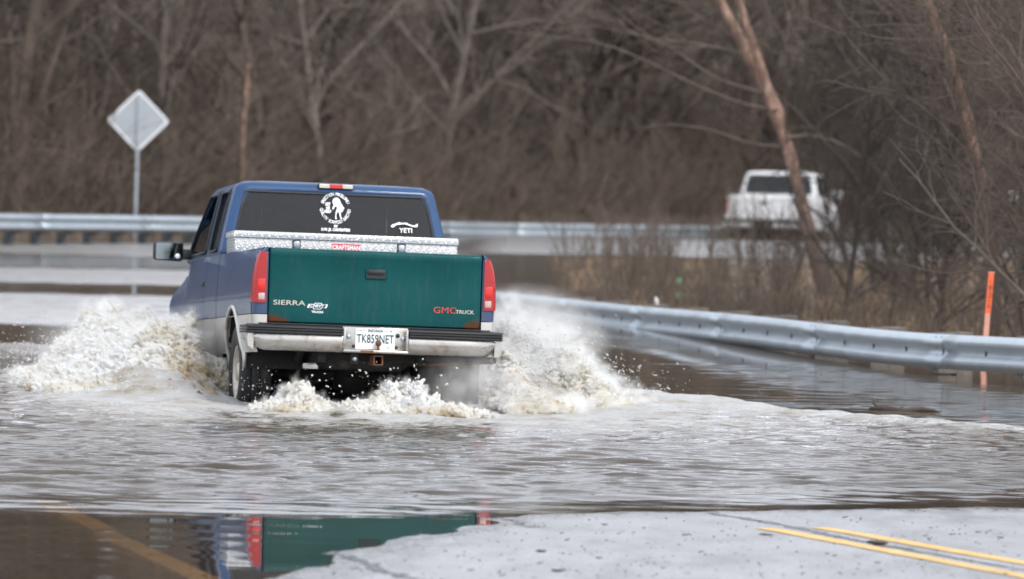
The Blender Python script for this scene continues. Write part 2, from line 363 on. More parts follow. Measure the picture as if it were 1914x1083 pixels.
def pickup(name, paint, tailpaint, low, loc, rot, label, cat, far=False):
    t = empty(name, loc, rot); tag(t, label, cat)
    BL, AX = 1.02, 3.60                   # cab back, front axle
    def side_panel(pname, y0, y1, z0, z1, m, s, arches=(), ny=26, nz=12, off=0.0, top_round=True, parent=t, rad=.455):
        ys = np.linspace(y0, y1, ny); V = []
        for y in ys:
            lo = z0
            for a in arches:
                if abs(y - a) < rad: lo = max(lo, .405 + math.sqrt(rad ** 2 - (y - a) ** 2))
            lo = min(lo, z1 - .004)
            for k in range(nz):
                z = lo + (z1 - lo) * k / (nz - 1)
                taper = 1 - .05 * ss(4.1, 4.6, y) - .012 * ss(-.9, -1.1, y)
                V.append((s * (float(prof_low(z, y)) * float(taper) + off - .13 * float(ss(2.95, 3.7, y)) * float(ss(.93, 1.22, z)) ** 1.5), y, z))
        V = np.array(V); n = len(V)
        In = V.copy(); In[:, 0] -= s * .022
        A = grid_faces(ny, nz); B = A[:, ::-1] + n
        edge = [i for i in range(nz)] + [i * nz + nz - 1 for i in range(1, ny)] + [(ny - 1) * nz + k for k in range(nz - 2, -1, -1)] + [i * nz for i in range(ny - 2, 0, -1)]
        Q = [(edge[i], edge[(i + 1) % len(edge)], edge[(i + 1) % len(edge)] + n, edge[i] + n) for i in range(len(edge))]
        f = A.tolist() + B.tolist() + Q
        if s < 0: f = [list(q)[::-1] for q in f]
        o = mesh_obj(pname, np.vstack([V, In]), f, m, parent, True)
        bm = bmesh.new(); bm.from_mesh(o.data); bmesh.ops.recalc_face_normals(bm, faces=bm.faces)
        for e in bm.edges:
            if len(e.link_faces) == 2 and e.calc_face_angle(0) > R(40): e.smooth = False
        bm.to_mesh(o.data); bm.free(); return o
    ZL = .80
    for s in (-1, 1):
        bs = side_panel('bed_side', -1.0, BL - .012, ZL + .003, 1.292, paint, s, (0,), 60)
        side_panel('lower_trim', -1.0, BL - .012, .52, ZL - .003, low, s, (0,), 60, 8, .004, parent=bs)
        qp = side_panel('cab_quarter_panel', BL + .012, 1.79, ZL + .003, 1.292, paint, s, (), 16)
        side_panel('lower_trim', BL + .012, 1.79, .50, ZL - .003, low, s, (), 10, 8, .004, parent=qp)
        dr = side_panel('door', 1.80, 2.99, ZL + .003, 1.292, paint, s, (), 20)
        side_panel('lower_trim', 1.80, 2.99, .50, ZL - .003, low, s, (), 10, 8, .004, parent=dr)
        MB().box(s * .949 - .012, s * .949 + .012, 1.86, 2.05, 1.06, 1.10, .006).build('door_handle', M_['black'], dr, True, 40)
        fe = side_panel('front_fender', 3.0, 4.52, ZL + .003, 1.20, paint, s, (AX,), 60)
        side_panel('lower_trim', 3.0, 4.52, .50, ZL - .003, low, s, (AX,), 60, 8, .004, parent=fe)
        # wheel-arch lips
        for a, par in ((0, bs), (AX, fe)):
            pts = []
            for k in range(25):
                an = math.pi * k / 24 ; z = .405 + .462 * math.sin(an); y = a + .462 * math.cos(an)
                pts.append((s * (float(prof_low(max(z, .5), y)) + .008 - .13 * float(ss(2.95, 3.7, y)) * float(ss(.93, 1.22, z)) ** 1.5), y, z))
            pts = [(pts[0][0], pts[0][1], .53)] + pts + [(pts[-1][0], pts[-1][1], .53)]
            MB().tube(pts, .017, 8).build('wheel_arch_lip', low, par, True)
            wl = MB()                     # dark liner inside the arch
            V = []
            for k in range(17):
                an = math.pi * k / 16
                for xx in (.925, .45): V.append((s * xx, a + .455 * math.cos(an), .405 + .455 * math.sin(an)))
            wl.add(V, [(2 * i, 2 * i + 1, 2 * i + 3, 2 * i + 2) for i in range(16)]).build('wheel_well', M_['frame'], par)
        # bed rail cap and inner wall
        MB().add([(s * a, b, c) for b, wo2 in ((-1.0, .872), (0, .896), (BL - .012, .928)) for a, c in ((.80, 1.270), (.80, 1.298), (wo2 - .012, 1.298), (wo2, 1.290), (wo2, 1.270))], [(i * 5 + k, i * 5 + (k + 1) % 5, (i + 1) * 5 + (k + 1) % 5, (i + 1) * 5 + k) for i in range(2) for k in range(5)] + [(0, 1, 2, 3, 4), (14, 13, 12, 11, 10)]).build('bed_rail', paint, bs, True, 40)
        MB().box(min(s * .80, s * .815), max(s * .80, s * .815), -1.0, BL - .03, .82, 1.269).build('bed_inner_wall', paint, bs)
        # wheels
        for a, wn in ((0, 'wheel'), (AX, 'wheel')):
            wx = s * .80
            wo_ = empty(wn, (wx, a, .375)); wo_.parent = t
            Mx = Matrix.Rotation(R(90) * s, 4, 'Y')
            tp = [(.21, -.115), (.30, -.125), (.345, -.122), (.366, -.108), (.374, -.08), (.376, -.045), (.366, -.040), (.366, -.034), (.377, -.03), (.377, .03), (.366, .034), (.366, .04), (.376, .045), (.374, .08), (.366, .108), (.345, .122), (.30, .125), (.21, .115)]
            MB().lathe(tp, Mx, 40).build('tyre', M_['rubber'], wo_, True)
            MB().lathe([(.212, -.11), (.212, .10), (.20, .112), (.19, .10), (.175, .03), (.12, .045), (.09, .07), (.06, .105), (0.001, .108)], Mx, 28).build('rim', M_['rim'], wo_, True)
            hl = MB()
            for k in range(8):
                an = 2 * math.pi * k / 8
                hl.lathe([(.001, .060), (.022, .060), (.024, .045)], Mx @ Matrix.Translation((.145 * math.cos(an), .145 * math.sin(an), -.012)), 8)
            hl.build('rim_hole', M_['black'], wo_)
    # bed: floor, front wall
    MB().box(-.80, .80, -1.0, BL - .03, .80, .82).build('bed_floor', paint, t)
    MB().box(-.80, .80, BL - .055, BL - .03, .82, 1.27, .004).build('bed_front_wall', paint, t)
    # corner posts at the tail and their lamps
    for s in (-1, 1):
        def corner(pname, z0, z1, o, m, yb=-1.085, yside=-1.0, x0=.832, nz=8, parent=t, lean=0.0):
            V = []; nn = 0
            for k in range(nz):
                z = z0 + (z1 - z0) * k / (nz - 1); w_ = float(prof_low(z)) * .988 + o; ys_ = yside - lean * (z - z0) / max(z1 - z0, .01) * 1.0
                pl = [(x0, -.985), (x0, yb - o), (w_ - .045, yb - o), (w_ - .022, yb + .006 - o), (w_ - .006, yb + .026 - o * .5), (w_, yb + .05), (w_, ys_), (w_ - .03, ys_)]
                nn = len(pl); V += [(s * a, b, z) for a, b in pl]
            f = []
            for k in range(nz - 1):
                for i in range(nn):
                    j = (i + 1) % nn; f.append((k * nn + i, k * nn + j, (k + 1) * nn + j, (k + 1) * nn + i))
            f.append(tuple(range(nn))); f.append(tuple((nz - 1) * nn + i for i in range(nn)))
            o_ = mesh_obj(pname, V, f, m, parent, True)
            bm = bmesh.new(); bm.from_mesh(o_.data); bmesh.ops.recalc_face_normals(bm, faces=bm.faces)
            for e in bm.edges:
                if len(e.link_faces) == 2 and e.calc_face_angle(0) > R(45): e.smooth = False
            bm.to_mesh(o_.data); bm.free(); return o_
        cp = corner('corner_post', ZL + .003, 1.292, 0, paint, yside=-.995, nz=10)
        corner('lower_trim', .725, ZL - .003, .004, low, yside=-.995, nz=3, parent=cp)
        if not far:
            tl = corner('tail_lamp', .885, 1.262, .010, M_['red'], x0=.846, yside=-.965, lean=.055, nz=9)
            MB().box(min(s * .855, s * .905), max(s * .855, s * .905), -1.0985, -1.05, .905, .955, .004).build('reversing_lens', M_['lampwhite'], tl, True, 40)
            MB().box(min(s * .853, s * .912), max(s * .853, s * .912), -1.0980, -1.05, .975, 1.060, .004).build('bright_lens', M_['redlite'], tl, True, 40)
            MB().box(min(s * .842, s * .853), max(s * .842, s * .853), -1.0975, -1.05, .890, 1.258, .003).build('lamp_edge', M_['reddark'], tl)
        else:
            corner('tail_lamp', .86, 1.22, .010, M_['reddark'], x0=.86, yside=-.95, nz=6)
    # tailgate
    prof = [(-1.066, .742), (-1.082, .752), (-1.086, .80), (-1.087, 1.0), (-1.088, 1.215), (-1.094, 1.232), (-1.098, 1.262), (-1.092, 1.284), (-1.078, 1.293), (-1.04, 1.295), (-1.022, 1.288), (-1.018, .742)]
    xs = np.concatenate([[-.822, -.818], np.linspace(-.80, .80, 33), [.818, .822]]); V = []; n = len(prof)
    for x in xs:
        e = .006 if abs(x) > .82 else (.002 if abs(x) > .81 else 0)
        for y, z in prof: V.append((x, y + e * (1 if y < -1.05 else -1), z))
    f = [(i * n + k, i * n + (k + 1) % n, (i + 1) * n + (k + 1) % n, (i + 1) * n + k) for i in range(len(xs) - 1) for k in range(n)]
    f += [tuple(range(n)), tuple((len(xs) - 1) * n + k for k in range(n))[::-1]]
    tg = mesh_obj('tailgate', V, f, tailpaint, t, True)
    bm = bmesh.new(); bm.from_mesh(tg.data); bmesh.ops.recalc_face_normals(bm, faces=bm.faces)
    for e in bm.edges:
        if len(e.link_faces) == 2 and e.calc_face_angle(0) > R(50): e.smooth = False
    bm.to_mesh(tg.data); bm.free()
    hx = 0.0
    hb = MB().box(hx - .082, hx + .082, -1.097, -1.087, 1.085, 1.163, .008)
    hb.build('handle_bezel', tailpaint if not far else M_['black'], tg, True, 40)
    MB().box(hx - .072, hx + .072, -1.099, -1.0972, 1.093, 1.155).build('handle_recess', M_['black'], tg)
    MB().box(hx - .066, hx + .066, -1.112, -1.099, 1.122, 1.152, .005).build('tailgate_handle', M_['black'], tg, True, 40)
    # bumper
    def bump_strip(pname, secs, m, parent, xs_, ins=lambda x: 0.0):
        n = len(secs); V = []
        for x in xs_:
            sweep = .075 * (abs(x) / .975) ** 6
            for y, z in secs: V.append((x, y + sweep * (1 if y < -1.12 else .3), z + ins(x)))
        f = [(i * n + k, i * n + (k + 1) % n, (i + 1) * n + (k + 1) % n, (i + 1) * n + k) for i in range(len(xs_) - 1) for k in range(n)]
        f += [tuple(range(n)), tuple((len(xs_) - 1) * n + k for k in range(n))[::-1]]
        o = mesh_obj(pname, V, f, m, parent, True); bm = bmesh.new(); bm.from_mesh(o.data); bmesh.ops.recalc_face_normals(bm, faces=bm.faces)
        for e in bm.edges:
            if len(e.link_faces) == 2 and e.calc_face_angle(0) > R(32): e.smooth = False
        bm.to_mesh(o.data); bm.free(); return o
    bp = empty('rear_bumper', (0, 0, 0)); bp.parent = t
    X1 = .975; low_sec = [(-1.195, .655), (-1.205, .63), (-1.200, .59), (-1.180, .552), (-1.150, .535), (-1.11, .535), (-1.11, .655)]
    def curl(x): return .055 * ss(.60, .97, abs(x)) * (1)
    for s in (-1, 1):
        xs_ = s * np.linspace(.255, X1, 24)
        n = len(low_sec); V = []
        for x in xs_:
            sweep = .085 * (abs(x) / .975) ** 6; c_ = float(.05 * ss(.85, .975, abs(x)))
            for y, z in low_sec: V.append((x, y + sweep * (1 if y < -1.12 else .3), z + c_ * (1 if z < .6 else 0)))
        f = [(i * n + k, i * n + (k + 1) % n, (i + 1) * n + (k + 1) % n, (i + 1) * n + k) for i in range(len(xs_) - 1) for k in range(n)]
        f += [tuple(range(n)), tuple((len(xs_) - 1) * n + k for k in range(n))[::-1]]
        o = mesh_obj('bumper_face', V, f, M_['chrome'] if not far else low, bp, True)
        bm = bmesh.new(); bm.from_mesh(o.data); bmesh.ops.recalc_face_normals(bm, faces=bm.faces)
        for e in bm.edges:
            if len(e.link_faces) == 2 and e.calc_face_angle(0) > R(40): e.smooth = False
        bm.to_mesh(o.data); bm.free()
        # wrap-round end cap
        ec = MB(); V = []; n2 = 5
        for k, yy in enumerate(np.linspace(-1.13, -.72, 8)):
            hh = .655 - (.12 - .06 * k / 7)
            V += [(s * .935, yy, hh), (s * (.978 - .01 * k / 7), yy, hh + .03), (s * (.985 - .01 * k / 7), yy, .62), (s * (.98 - .01 * k / 7), yy, .655), (s * .935, yy, .655)]
        ec.add(V, [(i * 5 + k, i * 5 + (k + 1) % 5, (i + 1) * 5 + (k + 1) % 5, (i + 1) * 5 + k) for i in range(7) for k in range(5)] + [(0, 1, 2, 3, 4), (35, 36, 37, 38, 39)])
        ec.build('bumper_end', M_['chrome'] if not far else low, bp, True, 40)
        pd = MB()
        ysec = [(-1.10, .657), (-1.208, .657), (-1.222, .665), (-1.222, .676), (-1.214, .680), (-1.222, .684), (-1.222, .695), (-1.214, .699), (-1.222, .703), (-1.220, .714), (-1.208, .722), (-1.10, .728)]
        xs2 = s * np.linspace(.258, .99, 20); n3 = len(ysec); V = []
        for x in xs2:
            sweep = .075 * (abs(x) / .975) ** 6
            for y, z in ysec: V.append((x, y + sweep * (1 if y < -1.12 else .2), z))
        pd.add(V, [(i * n3 + k, i * n3 + (k + 1) % n3, (i + 1) * n3 + (k + 1) % n3, (i + 1) * n3 + k) for i in range(19) for k in range(n3)] + [tuple(range(n3)), tuple(19 * n3 + k for k in range(n3))[::-1]])
        for k in range(3):
            pd.box(min(s * .965, s * .994), max(s * .965, s * .994), -1.14, -.74, .662 + k * .021, .678 + k * .021, .003)
        pd.build('bumper_pad', M_['black'], bp)
    MB().box(-.9, .9, -1.13, -1.095, .729, .737, .002).build('bumper_top_step', M_['black'], bp)
    # plate recess
    rc = MB().box(-.2545, .2545, -1.150, -1.112, .548, .728, .004)
    rc.box(-.254, .254, -1.215, -1.151, .536, .560, .010).box(-.2545, -.232, -1.200, -1.151, .562, .715, .008).box(.232, .2545, -1.200, -1.151, .562, .715, .008)
    rc.build('plate_recess', M_['chrome'] if not far else M_['black'], bp, True, 40)
    # dark underside
    MB().box(-.42, -.36, -1.05, 4.2, .46, .58).box(.36, .42, -1.05, 4.2, .46, .58).box(-.42, .42, -.95, -.88, .48, .56).build('chassis_frame', M_['frame'], t)
    MB().tube([(-.72, 0, .375), (.72, 0, .375)], .045, 12).lathe([(.001, -.12), (.10, -.10), (.15, -.03), (.15, .03), (.10, .10), (.001, .12)], Matrix.Translation((0, 0, .375)) @ Matrix.Rotation(R(90), 4, 'X'), 16).build('rear_axle', M_['frame'], t, True)
    MB().lathe([(.18, -.10), (.30, -.11), (.355, -.07), (.36, 0), (.355, .07), (.30, .11), (.18, .10), (.05, .04)], Matrix.Translation((0, -.52, .52)), 28).build('spare_wheel', M_['rubber'], t, True)
    for s in (-1, 1):
        MB().tube([(s * .5, -.75, .56), (s * .5, -.35, .44), (s * .5, 0, .42), (s * .5, .5, .47), (s * .5, .75, .52)], .032, 6).build('leaf_spring', M_['frame'], t)
        MB().tube([(s * .38, -.3, .62), (s * .46, 0, .36)], .03, 8).build('shock_absorber', M_['frame'], t)
    MB().box(-.75, .75, -1.0, 4.3, .60, .64).build('floor_pan', M_['frame'], t)

    # ---------------- cab shell
    zr = [1.292, 1.33, 1.36, 1.50, 1.66, 1.80, 1.832, 1.858, 1.880, 1.894, 1.900]
    def hw(z): return float(np.interp(z, [1.292, 1.36, 1.5, 1.65, 1.80, 1.832, 1.858, 1.880, 1.894, 1.90], [.940, .930, .902, .866, .828, .814, .790, .735, .58, .34]))
    def yb(z): return float(np.interp(z, [1.292, 1.832, 1.858, 1.880, 1.894, 1.90], [BL + .004, BL + .115, BL + .13, BL + .17, BL + .32, BL + .55]))
    def yf(z): return float(np.interp(z, [1.292, 1.832, 1.858, 1.880, 1.894, 1.90], [3.28, 2.62, 2.57, 2.50, 2.30, 2.05]))
    fx = [-.89, -.85, -.55, -.25, 0, .25, .55, .85, .89]      # rear wall columns (glass between .84s)
    V = []; ncol = 0; tagc = []
    for z in zr:
        a = hw(z); b0 = yb(z); f0 = yf(z); row = []; rc_ = .045
        for q in fx: row.append((q * a, b0 - .018 * (1 - q * q), 'R'))
        row.append((a * .93, b0 + .004, 'c')); row.append((a * .985, b0 + .022, 'c')); row.append((a, b0 + .055, 'c'))
        sy = [1.19, 1.235, 1.70, 1.745, 1.86, 1.90]
        # side columns: C pillar end, quarter glass, B pillar, door glass start ... to the A pillar
        for y_ in sy: row.append((a * 1.0, max(y_ + (z - 1.292) * .12 - .0, b0 + .06), 's'))
        dfr = f0 - .10
        row.append((a, 1.90 + (dfr - 1.90) * .5, 's')); row.append((a, dfr - .06, 's')); row.append((a, dfr, 's'))
        row.append((a * .985, f0 - .03, 'a')); row.append((a * .93, f0, 'a'))
        for q in (.86, .82, .4): row.append((q * a, f0 + .05 * (1 - q * q), 'w'))
        row.append((0, f0 + .05, 'w'))
        right = [r_ for r_ in row if r_[2] != 'R' or r_[0] > 1e-6]
        left = [(-x, y, c) for x, y, c in right if not (c == 'w' and abs(x) < 1e-6)][::-1]
        mid = [(0.0, b0 - .018, 'R')]
        loop = mid + right + left
        if not tagc: tagc = [c for _, _, c in loop]; ncol = len(loop)
        V += [(x, y, z) for x, y, _ in loop]
    nr = len(zr)
    # column index helpers on the right half: 0 centre, 1 .25, 2 .55, 3 .80, 4 .84, 5-7 corner, 8..13 sy, 14 mid, 15,16, 17,18 'a', 19..21 'w', 22 centre
    gl_cells = {}; shell = []; tri = []
    def mirror(c): return (ncol - c) % ncol
    def cell_kind(r_, c0):
        c = c0 if c0 < ncol / 2 else ncol - 1 - c0
        if c in (0, 1, 2, 3) and 2 <= r_ <= 4: return 'rear'
        if c == 9 and 1 <= r_ <= 4: return 'quarter'
        if c in (13, 14) and 1 <= r_ <= 4: return 'door' + ('R' if c0 < ncol / 2 else 'L')
        if c in (20, 21) and 1 <= r_ <= 4: return 'wind'
        return None
    parts = {'rear': [], 'quarterR': [], 'quarterL': [], 'doorR': [], 'doorL': [], 'wind': []}
    for r_ in range(nr - 1):
        for c0 in range(ncol):
            c1 = (c0 + 1) % ncol; q = (r_ * ncol + c0, r_ * ncol + c1, (r_ + 1) * ncol + c1, (r_ + 1) * ncol + c0)
            k = cell_kind(r_, c0)
            if k == 'quarter': k = 'quarterR' if c0 < ncol / 2 else 'quarterL'
            cc = c0 if c0 < ncol / 2 else ncol - 1 - c0
            if k: parts[k].append(q)
            else: shell.append(q)
            if k == 'rear' and cc == 3:       # soften the glass corners with small triangles of bodywork
                rgt = c0 < ncol / 2
                A, B, C_, D = q
                if r_ == 4: shell.append((C_, D, B) if False else ((B, C_, D) if rgt else (A, C_, D)))
    top = tuple((nr - 1) * ncol + i for i in range(ncol)); shell.append(top)
    cabm = mesh_obj('cab', V, shell, paint, t, True)
    bm = bmesh.new(); bm.from_mesh(cabm.data)
    bmesh.ops.recalc_face_normals(bm, faces=bm.faces)
    for e in bm.edges:
        if len(e.link_faces) == 2 and e.calc_face_angle(0) > R(38): e.smooth = False
    bm.to_mesh(cabm.data); bm.free()
    sm = cabm.modifiers.new('thickness', 'SOLIDIFY'); sm.thickness = .03; sm.offset = -1 if False else -1
    Va = np.array(V); cen = np.array([0, 2.0, 1.55])
    def pane(pn, qs, m, inset=.012, par=t, zmax=None):
        ids = sorted({i for q in qs for i in q}); mp = {i: k for k, i in enumerate(ids)}
        vv = Va[ids].copy(); d = vv - cen; d /= np.linalg.norm(d, axis=1)[:, None]; vv = vv - d * inset
        if zmax: vv[:, 2] = np.minimum(vv[:, 2], zmax)
        return mesh_obj(pn, vv, [tuple(mp[i] for i in q) for q in qs], m, par, True)
    def seal(pn, qs, rad, par, out=.004):
        from collections import Counter
        ec = Counter(tuple(sorted((q[i], q[(i + 1) % 4]))) for q in qs for i in range(4))
        ed = [e for e, k in ec.items() if k == 1]; adj = {}
        for a, b in ed: adj.setdefault(a, []).append(b); adj.setdefault(b, []).append(a)
        st = ed[0][0]; lp = [st]; prev = None; cur = st
        while True:
            nx = [q for q in adj[cur] if q != prev]
            prev, cur = cur, nx[0]
            if cur == st: break
            lp.append(cur)
        pts = [Va[i] + (Va[i] - cen) / np.linalg.norm(Va[i] - cen) * out for i in lp]
        return MB().tube([Vector(p) for p in pts + [pts[0]]], rad, 6, False).build(pn, M_['black'], par, True)
    rg = pane('rear_window', parts['rear'], M_['tint'], .006); seal('window_seal', parts['rear'], .010, rg, -.002)
    for sd in 'LR':
        g = pane('quarter_window', parts['quarter' + sd], M_['glass']); seal('window_seal', parts['quarter' + sd], .011, g)
        zq = 1.615 if (sd == 'L' and not far) else None
        g = pane('door_window', [q for q in parts['door' + sd]], M_['glass'], .012, zmax=zq); seal('window_seal', parts['door' + sd], .011, g)
    g = pane('windscreen', parts['wind'], M_['glass'])
    # dark interior trim
    MB().box(-.80, .80, BL + .07, 3.05, .66, .70).box(-.84, .84, 3.02, 3.16, .70, 1.27, .03).build('dashboard', M_['seat'], t)
    MB().box(-.86, -.82, BL + .05, 3.1, .70, 1.285).box(.82, .86, BL + .05, 3.1, .70, 1.285).box(-.82, .82, BL + .07, BL + .10, .70, 1.285).build('inner_lining', M_['seat'], t)
    for s in (-1, 1):
        sb = MB().box(s * .36 - .24, s * .36 + .24, 1.98, 2.14, .98, 1.50, .05).build('seat_back', M_['seat'], t, True, 50)
        MB().box(s * .36 - .24, s * .36 + .24, 2.0, 2.55, .86, 1.0, .05).build('seat_cushion', M_['seat'], sb, True, 50)
        MB().box(s * .36 - .13, s * .36 + .13, 1.99, 2.09, 1.51, 1.66, .04).build('headrest', M_['seat'], sb, True, 50)
    MB().tube([(-.36 + .19 * math.cos(a), 2.86 - .05 * math.sin(a), 1.24 + .18 * math.sin(a)) for a in np.linspace(0, 2 * math.pi, 25)], .014, 8, False).tube([(-.55, 2.86, 1.24), (-.17, 2.86, 1.24)], .012, 6).tube([(-.36, 2.87, 1.24), (-.36, 3.1, 1.12)], .03, 8).build('steering_wheel', M_['black'], t, True)
    # mirror on the windscreen
    MB().box(-.11, .11, 2.66, 2.69, 1.70, 1.76, .012).build('inside_mirror', M_['black'], t, True, 40)
    MB().tube([(0.02, 2.64, 1.70), (0.02, 2.63, 1.62)], .004, 5).tube([(0.02, 2.63, 1.62), (.02, 2.63, 1.60), (.02, 2.63, 1.53), (.02, 2.63, 1.44)], [.006, .03, .035, .005], 8).build('hanging_air_freshener', M_['black'], t, True)
    # bonnet, grille, front bumper
    V = []; ys = np.linspace(3.08, 4.55, 14); xs_ = np.linspace(-.80, .80, 15)
    for y in ys:
        for x in xs_:
            zt = 1.235 - .09 * ((y - 3.08) / 1.47) ** 1.6 - .05 * (abs(x) / .86) ** 4 - .10 * float(ss(4.4, 4.56, y))
            V.append((x, y, zt))
    bo = mesh_obj('bonnet', V, grid_faces(14, 15).tolist(), paint, t, True); md = bo.modifiers.new('thickness', 'SOLIDIFY'); md.thickness = .02
    MB().box(-.84, .84, 4.50, 4.58, .74, 1.10, .02).build('grille', M_['black'], t, True, 40)
    MB().box(-.97, .97, 4.50, 4.70, .52, .72, .03).build('front_bumper', M_['chrome'], t, True, 40)
    for s in (-1, 1):
        MB().box(min(s * .58, s * .86), max(s * .58, s * .86), 4.581, 4.60, .82, 1.04, .008).build('headlight', M_['lampwhite'], t, True, 40)
    # door mirrors
    for s in (-1, 1):
        mo = MB().box(min(s * .93, s * 1.02), max(s * .93, s * 1.02), 2.86, 2.95, 1.300, 1.385, .015)
        bm = bmesh.new(); bmesh.ops.create_cube(bm, size=1)
        for q in bm.verts: q.co = Vector((s * 1.135 + q.co.x * .25, 2.90 + q.co.y * .10, 1.365 + q.co.z * (.165 if q.co.x * s < 0 else .150)))
        bmesh.ops.bevel(bm, geom=bm.edges[:], offset=.028, segments=3, affect='EDGES', profile=.5)
        bm.verts.index_update(); mo.add([q.co for q in bm.verts], [[q.index for q in p.verts] for p in bm.faces]); bm.free()
        mh = mo.build('door_mirror', M_['black'] if not far else paint, t, True, 45)
        zc = 1.365; pl = []
        for ax_, az_, a0 in ((.095, .050, 0), (-.095, .050, 90), (-.095, -.055, 180), (.095, -.055, 270)):
            for k in range(4):
                an = R(a0 + k * 30); pl.append((s * 1.135 + ax_ + .014 * math.cos(an), zc + az_ + .014 * math.sin(an)))
        MB().prism(pl, 2.842, 2.849).build('mirror_glass', M_['mirror'], mh)
        if not far:
            MB().lathe([(.001, .004), (.018, .003), (.021, 0)], Matrix.Translation((s * 1.135 + (.075 if s < 0 else -.075), 2.842, zc - .04)) @ Matrix.Rotation(R(90), 4, 'X'), 14).build('blind_spot_mirror', M_['decal'], mh, True)
    return t, tg, bp, rg, cabm
# the truck in the flood
YAW, NOSE, RL = R(10.2), R(-2.9), R(1.0)
tx = G(0, 0)
c0 = Vector((-1.0, 39.45, 0))
axle = c0 + Vector((-math.sin(YAW), math.cos(YAW), 0)) * 1.2
XS = .965
truck, tailgate, bumper, rearwin, cab = pickup('pickup_truck', M_['blue'], M_['green'], M_['silver'], (axle.x, axle.y, -.165), (NOSE, RL, YAW),
    'blue pickup truck with a green tailgate driving through the flood water', 'pickup truck')
truck.scale = (XS, 1, 1)
# number plate and letters
pl = MB().box(-.1524, .1524, -1.1565, -1.1525, .566, .718, .0).build('number_plate', M_['plate'], truck)
def put(name, parent, m, items):
    mb = MB()
    for v, f in items: mb.add(v, f)
    return mb.build(name, m, parent)
def T(x, y, z): return Matrix.Translation((x, y, z)) @ BACK
put('plate_number', pl, M_['plateink'], [glyphs('TK859NET', .090, T(0, -1.1585, .640), sx=.68, bold=.0012, spacing=1.02)])
for it in [glyphs('INDIANA', .030, T(0, -1.1585, .702), sx=.95, bold=.0006), glyphs('11-30', .017, T(-.125, -1.1585, .703)), glyphs('18', .022, T(.115, -1.1585, .702)), glyphs('37', .022, T(.105, -1.1585, .580)), glyphs('*', .034, T(.085, -1.1585, .697)), glyphs('*', .034, T(-.09, -1.1585, .697))]: put('plate_print', pl, M_['plateink'], [it])
# bolts, wiring socket, chains' holes beside the plate
for x, z, r_, mm in ((-.205, .655, .016, 'galv'), (.215, .650, .016, 'galv'), (.175, .672, .014, 'black'), (-.165, .585, .010, 'black'), (.165, .585, .010, 'black')):
    MB().lathe([(.001, .012), (r_, .010), (r_ + .003, 0)], Matrix.Translation((x, -1.151, z)) @ Matrix.Rotation(R(90), 4, 'X'), 12).build('bolt', M_[mm], bumper, True)
MB().tube([(0.02, -1.19, .560), (.02, -1.19, .60)], .010, 8).lathe([(.001, -.024), (.014, -.02), (.024, -.006), (.024, .006), (.014, .02), (.001, .024)], Matrix.Translation((.02, -1.19, .612)), 12).build('tow_ball', M_['rust'], bumper, True)
MB().box(-.05, .04, -1.195, -1.155, .5605, .566, .002).box(-.12, -.02, -1.2165, -1.2155, .538, .556).build('rust_scale', M_['rust'], bumper)
# tow hitch
h = MB()
for a, b, c, d in ((-.036, .036, .028, .036), (-.036, .036, -.036, -.028), (-.036, -.028, -.0278, .0278), (.028, .036, -.0278, .0278)):
    h.box(a + .028, b + .028, -1.17, -.85, .485 + c, .485 + d)
h.build('hitch_receiver', M_['rust'], truck)
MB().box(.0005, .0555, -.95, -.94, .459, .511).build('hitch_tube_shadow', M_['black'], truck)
MB().box(-.185, -.125, -1.16, -1.145, .455, .545, .004).build('trailer_plug_bracket', M_['frame'], truck, True, 40)
MB().lathe([(.001, .02), (.014, .018), (.017, 0)], Matrix.Translation((-.155, -1.161, .49)) @ Matrix.Rotation(R(90), 4, 'X'), 12).build('trailer_socket', M_['galv'], truck, True)
MB().tube([(.25, -.4, .50), (.40, -.8, .485), (.62, -1.02, .495), (.93, -1.10, .515)], [.030, .030, .029, .028], 10).build('tailpipe', M_['rust'], truck, True)
MB().box(.40, .955, -1.12, -1.06, .492, .535, .006).build('bumper_bracket', M_['frame'], truck)
for s in (1,):
    MB().box(min(s * .68, s * .93), max(s * .68, s * .93), -.53, -.515, .19, .60, .003).build('mud_flap', M_['rubber'], truck)
# third brake lamp
zt = 1.832
bl = MB().box(-.148, .148, 1.105, 1.16, 1.842, 1.880, .010).build('brake_lamp_housing', M_['black'], truck, True, 40)
MB().box(-.050, .050, 1.096, 1.104, 1.846, 1.876, .003).build('red_lens', M_['redlite'], bl)
for xa in (-.138, .052): MB().box(xa, xa + .086, 1.096, 1.104, 1.846, 1.876, .003).build('clear_lens', M_['badge'], bl)
# aerial
MB().tube([(.70, 3.35, 1.20), (.70, 3.30, 2.02)], .005, 6).build('aerial', M_['black'], truck)
# tailgate lettering
YT = -1.0905
put('maker_lettering', tailgate, M_['badge'], [glyphs('SIERRA', .050, T(-.665, YT, .888), sx=1.62, bold=.0004)])
put('badge_letters', tailgate, M_['badgered'], [glyphs('GMC', .066, T(.545, YT, .873), sx=1.25, bold=0)])
put('truck_letters', tailgate, M_['badge'], [glyphs('TRUCK', .038, T(.70, YT, .866), sx=1.15, bold=.0006)])
